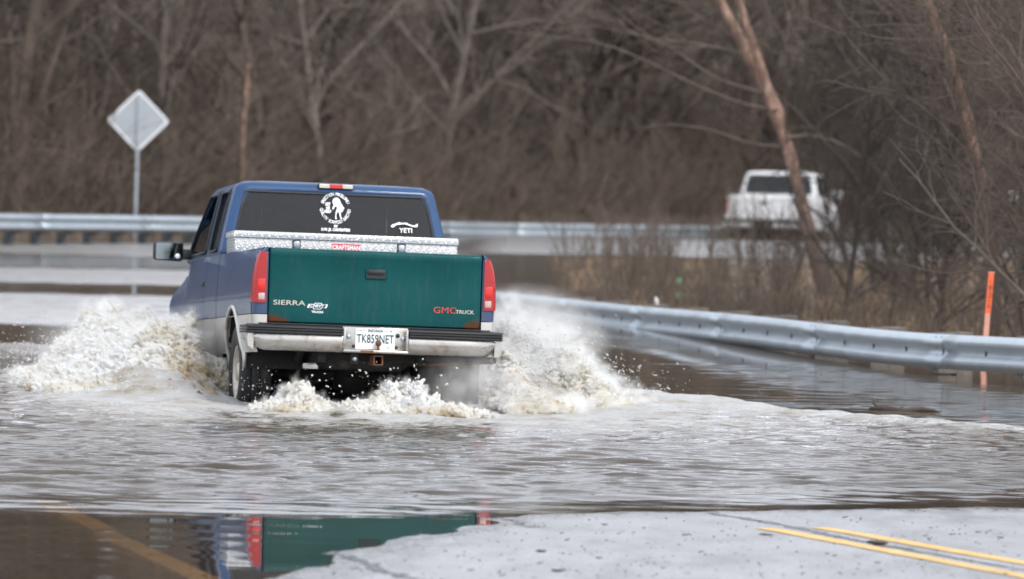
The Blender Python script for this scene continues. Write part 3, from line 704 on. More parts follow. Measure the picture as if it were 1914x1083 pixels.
# bow-tie sticker
def bow(cx, cz, s, y):
    p = [(-1, -.18), (-.72, -.18), (-.78, -.42), (-.25, -.42), (-.20, -.5), (.28, -.5), (.25, -.22), (.78, -.22), (.95, .18), (.40, .18), (.36, .46), (-.24, .46), (-.28, .22), (-.86, .22)]
    p = [(-1.0, -.30), (-.42, -.30), (-.42, -.48), (.34, -.48), (.40, -.26), (.86, -.26), (1.0, .28), (.42, .28), (.42, .46), (-.30, .46), (-.34, .28), (-.86, .28)]
    return [(cx + a * s, cz + b * s * .62) for a, b in p]
st = MB().prism(bow(-.445, .872, .080, 0), YT - .001, YT + .003); st.build('bow_tie_sticker', M_['decal'], tailgate)
MB().prism(bow(-.445, .872, .066, 0), YT - .002, YT - .0013).build('sticker_face', M_['green'], tailgate)
put('sticker_lettering', tailgate, M_['decal'], [glyphs('CHEVY', .030, T(-.452, YT - .003, .872), sx=1.1, bold=.0008, shear=.2), glyphs('TRUCKS', .020, T(-.445, YT - .001, .828), sx=1.2, bold=.0008)])
MB().box(-.075, -.068, YT - .001, YT + .002, 1.225, 1.25).box(-.085, -.060, YT - .001, YT + .002, 1.243, 1.248).build('paint_chip', M_['decal'], tailgate)

# rear-window decals: frame of the rear glass
ya, yb2 = 1.024, 1.130
lean = math.atan2(yb2 - ya, 1.832 - 1.292)
def RW(x, z, out=.012):
    y = ya + (z - 1.292) * (yb2 - ya) / (1.832 - 1.292) - .018 * (1 - (x / .84) ** 2)
    return Matrix.Translation((x, y - out, z)) @ Matrix.Rotation(-lean, 4, 'X') @ BACK
items = []
cx, cz, rr = -.005, 1.69, .112
def arc(text, a0, a1, r_, size, flip=False):
    n = len(text)
    for i, ch in enumerate(text):
        if ch == ' ': continue
        a = R(a0 + (a1 - a0) * (i / (n - 1))); x = r_ * math.cos(a); y = r_ * math.sin(a)
        rot = a - math.pi / 2 if not flip else a + math.pi / 2
        items.append(glyphs(ch, size * 1.08, RW(cx, cz) @ Matrix.Translation((x, y, 0)) @ Matrix.Rotation(rot, 4, 'Z'), sx=.85, bold=.0004))
arc('ERECTION PROBLEMS?', 158, 22, .112, .034)
arc('QUALITY SCAFFOLD ERECTED', 187, 353, .114, .033, True)
for k, wd in enumerate(('LET', 'US', 'HELP')): items.append(glyphs(wd, .030, RW(cx - .062, cz + .030 - k * .029), sx=.85, bold=.002))
items.append(glyphs('BY', .026, RW(cx + .005, cz - .142), bold=.0015)); items.append(glyphs('H.W. JR. CARPENTERS', .030, RW(cx + .003, cz - .170), sx=.80, bold=.0015))
dcl = put('round_window_decal', rearwin, M_['decal'], items)
# stooping white figure in the middle of the decal
fig = [(-.035, .055), (-.028, .072), (-.010, .082), (.008, .080), (.022, .066), (.032, .040), (.046, .018), (.062, -.002), (.052, -.012), (.045, -.032), (.036, -.028), (.030, -.048), (.036, -.075), (.044, -.088), (.034, -.090), (.026, -.076), (.018, -.040), (.008, -.030), (-.004, -.052), (-.004, -.080), (.002, -.090), (-.014, -.090), (-.012, -.060), (-.008, -.030), (.002, -.006), (-.004, .014), (-.018, .006), (-.026, -.012), (-.036, -.016), (-.034, .004), (-.026, .024), (-.034, .036)]
bm = bmesh.new(); vs = [bm.verts.new(RW(cx + .012, cz + .004) @ Vector((a, b, 0))) for a, b in fig]; bm.faces.new(vs); bmesh.ops.triangulate(bm, faces=bm.faces[:])
me = bpy.data.meshes.new('stooping_figure'); bm.to_mesh(me); bm.free(); me.materials.append(M_['decal']); link(bpy.data.objects.new('stooping_figure', me), rearwin)
put('cooler_brand_decal', rearwin, M_['decal'], [glyphs('YETI', .052, RW(.575, 1.535), sx=1.05, bold=.0010)])
fo = [(-.115, 0), (-.10, .016), (-.07, .026), (-.045, .036), (-.025, .030), (.01, .034), (.045, .020), (.075, .012), (.108, .030), (.104, .004), (.088, .000), (.070, .002), (.04, .010), (.0, .022), (-.04, .018), (-.07, .012), (-.085, -.002), (-.10, -.010)]
bm = bmesh.new(); vs = [bm.verts.new(RW(.565, 1.565) @ Vector((a, b, 0))) for a, b in fo]; bm.faces.new(vs); bmesh.ops.triangulate(bm, faces=bm.faces[:])
me = bpy.data.meshes.new('fish_outline'); bm.to_mesh(me); bm.free(); me.materials.append(M_['decal']); link(bpy.data.objects.new('fish_outline', me), rearwin)

# driver behind the tinted glass
def skin_chain(name, V, E, rad, m, parent, lv=2, root=0):
    me = bpy.data.meshes.new(name); me.from_pydata(V, E, []); me.materials.append(m)
    o = link(bpy.data.objects.new(name, me), parent)
    o.modifiers.new('skin', 'SKIN'); sv = me.skin_vertices
    if len(sv) == 0: return o
    for i, r_ in enumerate(rad): sv[0].data[i].radius = (r_ if isinstance(r_, tuple) else (r_, r_))
    sv[0].data[root].use_root = True
    s_ = o.modifiers.new('sub', 'SUBSURF'); s_.levels = lv; s_.render_levels = lv
    return o
drv = empty('person'); drv.matrix_world = truck.matrix_basis @ Matrix.Translation((-.36, 2.24, .98))
tag(drv, 'driver in a dark jacket seen dimly through the tinted rear window of the blue pickup', 'person')
dv = [(0, 0, .0), (0, -.02, .25), (0, 0, .46), (0, .02, .56), (-.17, 0, .47), (.17, 0, .47), (-.23, .16, .26), (.23, .16, .26), (-.15, .50, .30), (.15, .50, .30), (-.10, .20, -.02), (.10, .20, -.02), (-.12, .45, .02), (.12, .45, .02), (-.12, .62, -.20), (.12, .62, -.20)]
de = [(0, 1), (1, 2), (2, 3), (2, 4), (2, 5), (4, 6), (5, 7), (6, 8), (7, 9), (0, 10), (0, 11), (10, 12), (11, 13), (12, 14), (13, 15)]
skin_chain('body', dv, de, [(.15, .11), (.16, .11), (.13, .09), .055, .065, .065, .05, .05, .035, .035, .08, .08, .065, .065, .045, .045], M_['jacket'], drv)
hd = MB(); V = []; Fh = []
for i in range(13):
    ph = math.pi * i / 12
    for k in range(16):
        th = 2 * math.pi * k / 16; z = .118 * math.cos(ph); rr_ = math.sin(ph)
        jaw = 1 - .22 * max(0, -math.cos(ph)); x = .076 * rr_ * math.cos(th) * jaw; y = .096 * rr_ * math.sin(th) * (jaw if math.sin(th) > 0 else 1)
        if math.sin(th) > .9 and abs(z + .01) < .03: y += .02
        V.append((x, y + .03, z + .70))
hd.add(V, [(i * 16 + k, i * 16 + (k + 1) % 16, (i + 1) * 16 + (k + 1) % 16, (i + 1) * 16 + k) for i in range(12) for k in range(16)])
for s in (-1, 1): hd.box(s * .078 - .008, s * .078 + .008, .01, .04, .665, .72, .006)
hd.build('head', M_['skin'], drv, True)
hr = MB().add([(x * 1.08, (y - .03) * 1.08 + .022, (z - .7) * 1.06 + .708) for x, y, z in V if True], [(i * 16 + k, i * 16 + (k + 1) % 16, (i + 1) * 16 + (k + 1) % 16, (i + 1) * 16 + k) for i in range(8) for k in range(16) if i < 4 or not (1 <= k <= 6)])
hr.build('hair', M_['hair'], drv, True)
for s in (-1, 1):
    hv = [(s * .15, .50, .30), (s * .155, .545, .31), (s * .160, .585, .315)]; hm = MB().tube(hv, [.026, .034, .026], 10)
    for k in range(4):
        hm.tube([(s * (.15 + .0), .58, .335 - k * .018), (s * .165, .615, .335 - k * .018), (s * .185, .618, .333 - k * .018), (s * .195, .600, .333 - k * .018)], [.009, .009, .008, .006], 8)
    hm.tube([(s * .165, .54, .325), (s * .185, .575, .338), (s * .188, .60, .335)], [.011, .010, .007], 8)
    hm.build('hand', M_['skin'], drv, True)

# aluminium toolbox across the bed
tb = empty('toolbox'); tb.matrix_world = truck.matrix_basis @ Matrix.Translation((0, .70, 1.30))
tag(tb, 'silver diamond-plate toolbox lying across the bed of the blue pickup', 'toolbox')
MB().box(-.78, .78, -.235, .235, -.20, .0).box(-.895, .895, -.24, .24, .001, .115, .006).build('box_body', M_['dplate'], tb, True, 40)
lid = MB().box(-.905, .905, -.252, .252, .117, .165, .010).build('lid', M_['dplate'], tb, True, 40)
MB().box(-.906, .906, -.256, -.2525, .117, .124).build('lid_lip', M_['galv'], lid)
for s in (-1, 1):
    for k in range(4):
        MB().box(min(s * .896, s * .9), max(s * .896, s * .9), -.235, .235, .012 + k * .026, .026 + k * .026, .001).build('end_rib', M_['galv'], tb)
for x in (-.40, .445):
    la = MB().box(x - .034, x + .034, -.2475, -.241, .028, .108, .004).build('latch_plate', M_['black'], tb, True, 40)
    MB().box(x - .026, x + .026, -.262, -.248, .045, .100, .010).build('latch_paddle', M_['galv'], la, True, 40)
lb = MB().box(-.113, .113, -.2445, -.2405, .035, .092).build('red_label', M_['labelred'], tb)
put('label_lettering', lb, M_['decal'], [glyphs('CRAFTSMAN', .046, Matrix.Translation((0, -.2460, .063)) @ BACK, sx=.82, bold=.0018, spacing=1.05)])

# the white truck far down the flooded road
far_p = G(1452, 446)
ft, ftg, fbp, frw, fcab = pickup('white_pickup_truck', M_['white'], M_['white'], M_['white'], (6.15, 128.0, -.30), (R(-.5), 0, R(-12.5)),
    'white pickup truck seen blurred in the distance behind bare trees', 'pickup truck', far=True)
ft.scale = (1.0, .95, 1.0)
# ------------------------------------------------------------------ ground, road, water
def axis(*segs):
    out = []
    for a, b, st in segs: out += list(np.arange(a, b, st))
    return np.array(out + [segs[-1][1]])
def far_bank(X):                          # distance at which the far bank rises out of the water
    return np.interp(X, [-300, -60, -14, -9, -6, -1, 4, 7, 9, 14, 40, 300], [60, 70, 89, 99, 105.5, 122.5, 132, 138, 137, 132, 130, 120])
def terr(X, Y):
    n = fbm(X * .35 + 40, Y * .12 + 9, o=4); n2 = fbm(X * 1.3, Y * .5, o=4)
    d = Y - far_bank(X)
    z = -.6 + .95 * ss(-2.5, 3, d) + .04 * np.maximum(d, 0) ** .8 + np.clip(d - 14, 0, 75) * .17 * (0.7 + .6 * n)
    # drowned verge between the near guardrail and the far road
    railx = np.interp(Y, [30, 46, 50, 56, 62, 68, 74], [8.5, 5.3, 3.9, 2.7, 1.3, .2, -.7])
    e = ss(.1, 1.6, X - railx) * ss(40, 45, Y) * ss(101, 96, Y + (X - 2) * 0.0)
    z = np.where(e > 0, z * (1 - e) + e * (-.088 + (n - .5) * .16 + (n2 - .5) * .12 + .04 * np.maximum(X - 3.2, 0)), z)
    # rising wooded ground to the right
    r = ss(7.5, 15, X - (Y - 60) * .03); z = z + r * (1.1 + n) * ss(30, 50, Y)
    return z + (n2 - .5) * .05
def mk_ground():
    m, t, b = new_mat('leaf_litter_ground'); L = t.links
    tc = N(t, 'ShaderNodeTexCoord'); n = N(t, 'ShaderNodeTexNoise', inp={'Scale': .8, 'Detail': 12.0, 'Roughness': .75}); L.new(tc.outputs['Object'], n.inputs['Vector'])
    r = ramp(t, n.outputs['Fac'], [(.3, (.045, .034, .026, 1)), (.5, (.105, .078, .058, 1)), (.62, (.15, .11, .075, 1)), (.75, (.10, .095, .055, 1))]); L.new(r.outputs[0], b.inputs['Base Color'])
    b.inputs['Roughness'].default_value = .95
    bp = N(t, 'ShaderNodeBump', inp={'Strength': .8, 'Distance': .1}); L.new(n.outputs['Fac'], bp.inputs['Height']); L.new(bp.outputs[0], b.inputs['Normal'])
    return m
gx = axis((-300, -30, 15), (-30, -12, 1.5), (-12, 16, .35), (16, 40, 2), (40, 300, 15)); gy = axis((-30, 30, 5), (30, 44, 1), (44, 150, .5), (150, 250, 4), (250, 420, 20))
X, Y = np.meshgrid(gx, gy); Z = terr(X, Y)
ground = mesh_obj('ground', np.stack([X.ravel(), Y.ravel(), Z.ravel()], 1), grid_faces(len(gy), len(gx)), mk_ground(), None, True); tag(ground, kind='structure')

def mk_road():
    m, t, b = new_mat('wet_asphalt'); L = t.links
    tc = N(t, 'ShaderNodeTexCoord')
    n1 = N(t, 'ShaderNodeTexNoise', inp={'Scale': 1.2, 'Detail': 8.0, 'Roughness': .65}); mp = N(t, 'ShaderNodeMapping'); mp.inputs['Scale'].default_value = (2.2, .7, 1); L.new(tc.outputs['Object'], mp.inputs[0]); L.new(mp.outputs[0], n1.inputs['Vector'])
    n2 = N(t, 'ShaderNodeTexNoise', inp={'Scale': 160.0, 'Detail': 3.0}); L.new(tc.outputs['Object'], n2.inputs['Vector'])
    n3 = N(t, 'ShaderNodeTexNoise', inp={'Scale': 55.0, 'Detail': 8.0, 'Roughness': .8}); L.new(tc.outputs['Object'], n3.inputs['Vector'])
    r = ramp(t, n1.outputs['Fac'], [(.3, (.13, .13, .133, 1)), (.5, (.24, .24, .245, 1)), (.7, (.31, .31, .32, 1))])
    r3 = ramp(t, n3.outputs['Fac'], [(.34, (.45, .44, .43, 1)), (.46, (.86, .86, .86, 1)), (.62, (1.12, 1.12, 1.12, 1))])
    mx = N(t, 'ShaderNodeMix', data_type='RGBA', blend_type='MULTIPLY', inp={0: 1.0}); L.new(r.outputs[0], mx.inputs[6]); L.new(r3.outputs[0], mx.inputs[7]); 
    wa = N(t, 'ShaderNodeAttribute', attribute_name='shore'); wn_ = N(t, 'ShaderNodeTexNoise', inp={'Scale': 3.5, 'Detail': 8.0, 'Roughness': .7}); L.new(mp.outputs[0], wn_.inputs['Vector'])
    w1 = N(t, 'ShaderNodeMath', operation='MULTIPLY_ADD', inp={1: 1.5, 2: -.75}); L.new(wn_.outputs['Fac'], w1.inputs[0])
    w2 = N(t, 'ShaderNodeMath', operation='ADD'); L.new(wa.outputs['Fac'], w2.inputs[0]); L.new(w1.outputs[0], w2.inputs[1])
    wet = N(t, 'ShaderNodeMapRange', inp={1: .05, 2: .45, 3: 1, 4: 0}); L.new(w2.outputs[0], wet.inputs[0])
    wm = N(t, 'ShaderNodeMix', data_type='RGBA'); L.new(wet.outputs[0], wm.inputs[0]); L.new(mx.outputs[2], wm.inputs[6]); wm.inputs[7].default_value = (.075, .072, .07, 1)
    L.new(wm.outputs[2], b.inputs['Base Color'])
    rr = ramp(t, n1.outputs['Fac'], [(.30, (.34,) * 3 + (1,)), (.42, (.46,) * 3 + (1,)), (.7, (.52,) * 3 + (1,))]); wr = N(t, "ShaderNodeMix", data_type="FLOAT"); L.new(wet.outputs[0], wr.inputs[0]); L.new(rr.outputs[0], wr.inputs[2]); wr.inputs[3].default_value = .22
    L.new(wr.outputs[0], b.inputs['Roughness'])
    b.inputs['Specular IOR Level'].default_value = .8
    bp = N(t, 'ShaderNodeBump', inp={'Strength': .15, 'Distance': .006}); L.new(n2.outputs['Fac'], bp.inputs['Height']); L.new(bp.outputs[0], b.inputs['Normal'])
    return m
rx = axis((-14, -4, .6), (-4, 5, .07), (5, 12, .4)); ry = axis((2, 16, .7), (16, 33, .07), (33, 62, .8))
X, Y = np.meshgrid(rx, ry)
road = mesh_obj('flooded_road', np.stack([X.ravel(), Y.ravel(), road_z(X, Y).ravel()], 1), grid_faces(len(ry), len(rx)), mk_road(), None, True); tag(road, kind='structure')
ra = road.data.attributes.new('shore', 'FLOAT', 'POINT'); ra.data.foreach_set('value', shore_sd(X, Y).ravel().astype(np.float32))

def strip(name, p0, p1, w0, m, parent=None, bend=0, wob=0.0, n=60, dz=.004, ragged=0.0):
    V = []; d = (p1 - p0).normalized(); nn = Vector((d.y, -d.x, 0))
    for i in range(n + 1):
        t_ = i / n; c = p0.lerp(p1, t_) + nn * (bend * math.sin(t_ * math.pi) + wob * (float(fbm(np.array([t_ * 14]), np.array([3.0]))[0]) - .5))
        ww = w0 * (1 + ragged * (float(fbm(np.array([t_ * 40]), np.array([8.0]), o=3)[0]) - .5) * 2)
        for s in (-.5, -.17, .17, .5):
            q = c + nn * ww * s; V.append((q.x, q.y, float(road_z(np.array([q.x]), np.array([q.y]))[0]) + dz))
    return mesh_obj(name, V, grid_faces(n + 1, 4).tolist(), m, parent)
def ext(a, b, k): return a + (b - a) * k
a, b = G(1428, 984, .03), G(1914, 1084, .03); y1 = strip('yellow_line', a, ext(a, b, 1.9), .105, M_['yellow'], None, ragged=.10); tag(y1, kind='structure')
a, b = G(1530, 984, .03), G(1914, 1058, .03); y2 = strip('yellow_line', a, ext(a, b, 2.4), .105, M_['yellow'], None, ragged=.10); tag(y2, kind='structure')
a, b = G(85, 948, -.06), G(340, 1083, -.06); y3 = strip('edge_line', ext(a, b, .0), ext(a, b, 2.0), .13, M_['oldyellow'], None, dz=.002); tag(y3, kind='structure')
a, b = G(1325, 955, .01), G(1690, 1028, .03); sm_ = strip('road_seam', a, b, .06, M_['tar'], None, wob=.10, ragged=.9, n=110, dz=.002); tag(sm_, kind='structure')
a, b = G(1660, 1022, .03), G(1914, 1072, .03); sm2 = strip('road_seam', a, ext(a, b, 2.4), .022, M_['tar'], None, wob=.05, ragged=.9, n=110, dz=.003); tag(sm2, kind='structure')
a, b = G(618, 1028, .01), G(770, 1078, .02); sm3 = strip('road_seam', a, b, .05, M_['tar'], None, wob=.16, ragged=1.0, n=110, dz=.003); tag(sm3, kind='structure')
a, b = G(930, 968, .0), G(1010, 985, .01); sm4 = strip('road_seam', a, b, .035, M_['tar'], None, wob=.2, ragged=1.0, n=110, dz=.002); tag(sm4, kind='structure')

# calm and ruffled water
wrg = np.random.default_rng(11)
def ruffle(X, Y):
    """how ruffled the flood is, 0 (mirror) to 1 (wake)"""
    j = (fbm(X * .25 + 3, Y * .10, o=3) - .5)
    sd = -shore_sd(X, Y)
    # wake behind the truck
    near = np.interp(X, [-6, -2.4, -1, 0.2, 1.5, 3, 5], [28.0, 28.9, 28.9, 29.2, 30.3, 31.5, 32.2]) + j * .8
    farw = np.interp(X, [-9, -3.2, -1, .6, 1.0, 2.2, 3.8, 8], [50.5, 50.5, 46, 43.5, 42.7, 41.2, 39.5, 35.5]) + j * .6
    wake = ss(0, 2.0, Y - near) * ss(.15, -.25, Y - farw)
    line = np.exp(-((Y - near + .1) / .35) ** 2) * .22
    left = ss(1.2, -1.5, X + 1.0)
    jl = j * 1.8 + (fbm(X * 1.2, Y * .2, o=2) - .5) * .7
    b1 = ss(55.5, 57, Y + jl) * ss(68.5, 66.5, Y + jl); b2 = ss(71.5, 73, Y + jl) * ss(82, 80, Y + jl); b3 = ss(89, 92, Y + jl) * ss(104, 101, Y + jl)
    bands = left * np.maximum(np.maximum(b1, b2), b3) * 1.0
    jr = j * 5
    br = ss(-1.5, .0, X) * ss(99, 102, Y + jr) * ss(126, 123, Y + jr) * .85
    st = ss(-.6, .2, X) * (ss(53, 54, Y + j) * ss(58, 56, Y + j)) * .25 * ss(2.5, .6, X)
    base = .02 * ss(36, 44, Y) + .12 * ss(2.2, 3.4, X) * ss(42, 44, Y) * ss(54, 50, Y)
    return np.clip(np.maximum.reduce([wake, line, bands, br, st, base]), 0, 1), wake
def boil(X, Y):
    """heaps of water thrown up round the wheels: height and foam"""
    c, s = math.cos(YAW), math.sin(YAW)
    dx, dy = X - axle.x, Y - axle.y; u = dx * c + dy * s; v = -dx * s + dy * c      # truck coordinates
    nz = fbm(X * 3.2, Y * 1.6, o=4); nf = fbm(X * 9, Y * 4, o=3); rid = 1 - np.abs(2 * nz - 1)
    g = lambda cu, cv, su, sv: np.exp(-((u - cu) / su) ** 2 - ((v - cv) / sv) ** 2)
    h = .26 * g(-1.30, 2.2, .32, 1.6) + .22 * g(-1.65, 1.7, .34, 1.1) + .09 * g(-1.5, .3, .6, .8)
    h = h + .22 * g(1.50, 1.5, .28, 1.1) + .12 * g(1.35, .2, .3, .6) + .08 * g(2.1, .7, .7, .7) + .03 * g(2.8, .3, .9, .6)
    h = h + .11 * g(-.62, -1.35, .22, .25) + .14 * g(.18, -1.42, .24, .22) + .05 * g(-.1, -1.6, .4, .3) 
    body = ss(1.0, .85, np.abs(u)) * ss(-.8, -.3, v) * ss(4.6, 4.2, v)
    h = h * (.55 + .75 * rid) + .05 * (nf - .5) * ss(.02, .12, h)
    near = np.exp(-(np.maximum(np.abs(u) - 1.0, 0) / 1.5) ** 2) * ss(-5.2, -.8, v) * ss(6, 4.5, v)
    foam = np.clip(h * 7, 0, 1) + near * (.36 + .8 * (rid - .5))
    h = h * (1 - body) + body * .03 * nz + .13 * g(-.98, .95, .16, .40) * (.6 + nz)
    return h, np.clip(foam * (1 - .6 * body), 0, 1), body
K = []
for i in range(64):
    lam = .10 * (.75 / .10) ** (wrg.random() ** 1.35); th = wrg.normal(0, .24 + .25 * (lam > .3)) + math.pi / 2
    K.append((2 * math.pi / lam * math.cos(th), 2 * math.pi / lam * math.sin(th), wrg.uniform(0, 6.28), lam))
def waves(X, Y, lam_min=0):
    z = np.zeros_like(X)
    for kx, ky, ph, lam in K:
        if lam < lam_min: continue
        a = .0030 * lam ** .95 * (1 + .6 * (lam < .25))
        z += a * np.sin(kx * X + ky * Y + ph + 1.6 * _wn * min(1, .25 / lam + .3))
    return z
tcols = np.concatenate([[-60, -8, -2, -.7, -.35, -.22, -.165], np.arange(-.140, .1401, .00095), [.165, .22, .35, .7, 2, 8, 60]])
ys = [1.0, 6.0, 12.0, 15.0]; y = 17.0
while y < 36: ys.append(y); y *= 1.00075
while y < 44: ys.append(y); y *= 1.0012
while y < 150: ys.append(y); y *= 1.0021
ys += [160, 190, 240, 330]
ys = np.array(ys)
T_, Y = np.meshgrid(tcols, ys); X = T_ * (Y * 1.0)
_wn = fbm(X * 1.1, Y * .55, o=3) * 4
RU, WK = ruffle(X, Y); BH, FO, BODY = boil(X, Y)
chop = (fbm(X * 5.5, Y * 3.2, o=4) - .5) * .022 * WK * ss(33, 37, Y) * ss(60, 38, Y) * (1 + 1.0 * ss(.3, .8, FO))
SDW = -shore_sd(X, Y)
amp = np.where(Y > 50, RU, RU ** .7) * ss(-.1, .9, SDW)
gust = .55 + .9 * fbm(X * .55 + 9, Y * .3, o=3)
lw = np.zeros_like(X)
for i in range(12):
    lam = wrg.uniform(.22, .6); th = wrg.normal(0, .07) + math.pi / 2; lw += .0085 * lam * np.sin(2 * math.pi / lam * (math.cos(th) * X + math.sin(th) * Y) + wrg.uniform(0, 6.28) + .8 * _wn)
lw *= ss(-.1, 1.2, SDW) * (RU ** .5 + .045) * ss(35.5, 31, Y) * (.4 + 1.2 * fbm(X * .8, Y * .5 + 7, o=3))
Zw = lw + waves(X, Y) * amp * 1.15 * gust + chop + BH
farw = np.interp(X, [-9, -3.2, -1, .6, 1.0, 2.2, 3.8, 8], [50.5, 50.5, 46, 43.5, 42.7, 41.2, 39.5, 35.5])
Zw += .022 * np.exp(-((Y - farw + .35) / .35) ** 2) * WK * (fbm(X * 3, Y * 2, o=3) + .5)
DEP = np.where(Y < 62, np.maximum(Zw * 0 - road_z(X, Y), 0), .5)
edge = np.abs(T_) > .15
Zw = np.where(edge, 0, Zw)
me = bpy.data.meshes.new('flood_water')
nv = X.size; fc = grid_faces(len(ys), len(tcols))
me.vertices.add(nv); me.vertices.foreach_set('co', np.stack([X.ravel(), Y.ravel(), Zw.ravel()], 1).ravel().astype(np.float32))
me.loops.add(fc.size); me.loops.foreach_set('vertex_index', fc.ravel().astype(np.int32))
me.polygons.add(len(fc)); me.polygons.foreach_set('loop_start', (np.arange(len(fc)) * 4).astype(np.int32)); me.polygons.foreach_set('use_smooth', np.ones(len(fc), bool))
me.update(calc_edges=True)
farfoam = WK * ss(-1.2, -.2, Y - farw) * .42
calmf = np.clip(FO + farfoam * ss(.5, 2, X) + WK * (.30 + .16 * ss(-.6, .8, X)) * ss(33.5, 38.0, Y), 0, 1)
for nm, arr in (('foam', calmf), ('depth', DEP), ('ruffle', RU), ('blur', np.clip(.015 + .035 * RU + RU * .27 * ss(40, 58, Y) + .06 * ss(62, 80, Y) * (1 - RU), 0, 1)), ('boil', np.clip(BH * 6, 0, 1))):
    at = me.attributes.new(nm, 'FLOAT', 'POINT'); at.data.foreach_set('value', arr.ravel().astype(np.float32))
def mk_water():
    m, t, b = new_mat('muddy_flood_water'); L = t.links
    tc = N(t, 'ShaderNodeTexCoord')
    at = {k: N(t, 'ShaderNodeAttribute', attribute_name=k) for k in ('foam', 'depth', 'ruffle', 'boil', 'blur')}
    mp = N(t, 'ShaderNodeMapping'); mp.inputs['Scale'].default_value = (1, 1.5, 1); L.new(tc.outputs['Object'], mp.inputs[0])
    n1 = N(t, 'ShaderNodeTexNoise', inp={'Scale': 16.0, 'Detail': 4.0, 'Roughness': .6}); L.new(mp.outputs[0], n1.inputs['Vector'])
    hm = N(t, 'ShaderNodeMath', operation='MULTIPLY'); L.new(n1.outputs['Fac'], hm.inputs[0]); L.new(at['ruffle'].outputs['Fac'], hm.inputs[1])
    bp = N(t, 'ShaderNodeBump', inp={'Strength': .35, 'Distance': .012}); L.new(hm.outputs[0], bp.inputs['Height'])
    # muddy body
    nm = N(t, 'ShaderNodeTexNoise', inp={'Scale': .7, 'Detail': 4.0}); L.new(tc.outputs['Object'], nm.inputs['Vector'])
    mud = ramp(t, nm.outputs['Fac'], [(.3, (.082, .064, .047, 1)), (.7, (.108, .084, .06, 1))])
    df = N(t, 'ShaderNodeBsdfDiffuse'); L.new(mud.outputs[0], df.inputs[0])
    tr = N(t, 'ShaderNodeBsdfTransparent'); tr.inputs[0].default_value = (.86, .78, .66, 1)
    op = N(t, 'ShaderNodeMapRange', inp={1: 0.0, 2: .11, 3: .05, 4: 1.0}); L.new(at['depth'].outputs['Fac'], op.inputs[0])
    body = N(t, 'ShaderNodeMixShader'); L.new(op.outputs[0], body.inputs[0]); L.new(tr.outputs[0], body.inputs[1]); L.new(df.outputs[0], body.inputs[2])
    gl = N(t, 'ShaderNodeBsdfGlossy'); gl.inputs['Roughness'].default_value = .035; gl.inputs[0].default_value = (.97, .97, .97, 1)
    L.new(at['blur'].outputs['Fac'], gl.inputs['Roughness'])
    fr = N(t, 'ShaderNodeFresnel', inp={'IOR': 1.33})
    L.new(bp.outputs[0], gl.inputs['Normal']); L.new(bp.outputs[0], fr.inputs['Normal'])
    wt = N(t, 'ShaderNodeMixShader'); L.new(fr.outputs[0], wt.inputs[0]); L.new(body.outputs[0], wt.inputs[1]); L.new(gl.outputs[0], wt.inputs[2])
    # foam
    n2 = N(t, 'ShaderNodeTexNoise', inp={'Scale': 9.0, 'Detail': 12.0, 'Roughness': .8, 'Distortion': .8}); L.new(mp.outputs[0], n2.inputs['Vector'])
    fa = N(t, 'ShaderNodeMath', operation='MULTIPLY', inp={1: .62}); L.new(at['foam'].outputs['Fac'], fa.inputs[0])
    fs = N(t, 'ShaderNodeMath', operation='ADD'); L.new(fa.outputs[0], fs.inputs[0]); L.new(n2.outputs['Fac'], fs.inputs[1])
    fm = N(t, 'ShaderNodeMapRange', inp={1: .80, 2: 1.04, 3: 0, 4: .92}); L.new(fs.outputs[0], fm.inputs[0])
    n4 = N(t, 'ShaderNodeTexNoise', inp={'Scale': 2.2, 'Detail': 6.0, 'Roughness': .7}); L.new(tc.outputs['Object'], n4.inputs['Vector'])
    fc_ = ramp(t, n4.outputs['Fac'], [(.30, (.38, .31, .22, 1)), (.40, (.56, .53, .48, 1)), (.52, (.66, .66, .65, 1))])
    fd = N(t, 'ShaderNodeBsdfDiffuse'); L.new(fc_.outputs[0], fd.inputs[0])
    b2 = N(t, 'ShaderNodeBump', inp={'Strength': 1.0, 'Distance': .06}); L.new(n2.outputs['Fac'], b2.inputs['Height']); L.new(b2.outputs[0], fd.inputs['Normal'])
    o = N(t, 'ShaderNodeMixShader'); L.new(fm.outputs[0], o.inputs[0]); L.new(wt.outputs[0], o.inputs[1]); L.new(fd.outputs[0], o.inputs[2])
    L.new(o.outputs[0], t.nodes['Material Output'].inputs[0]); t.nodes.remove(b)
    return m
me.materials.append(mk_water())
water = link(bpy.data.objects.new('flood_water', me)); tag(water, kind='structure')

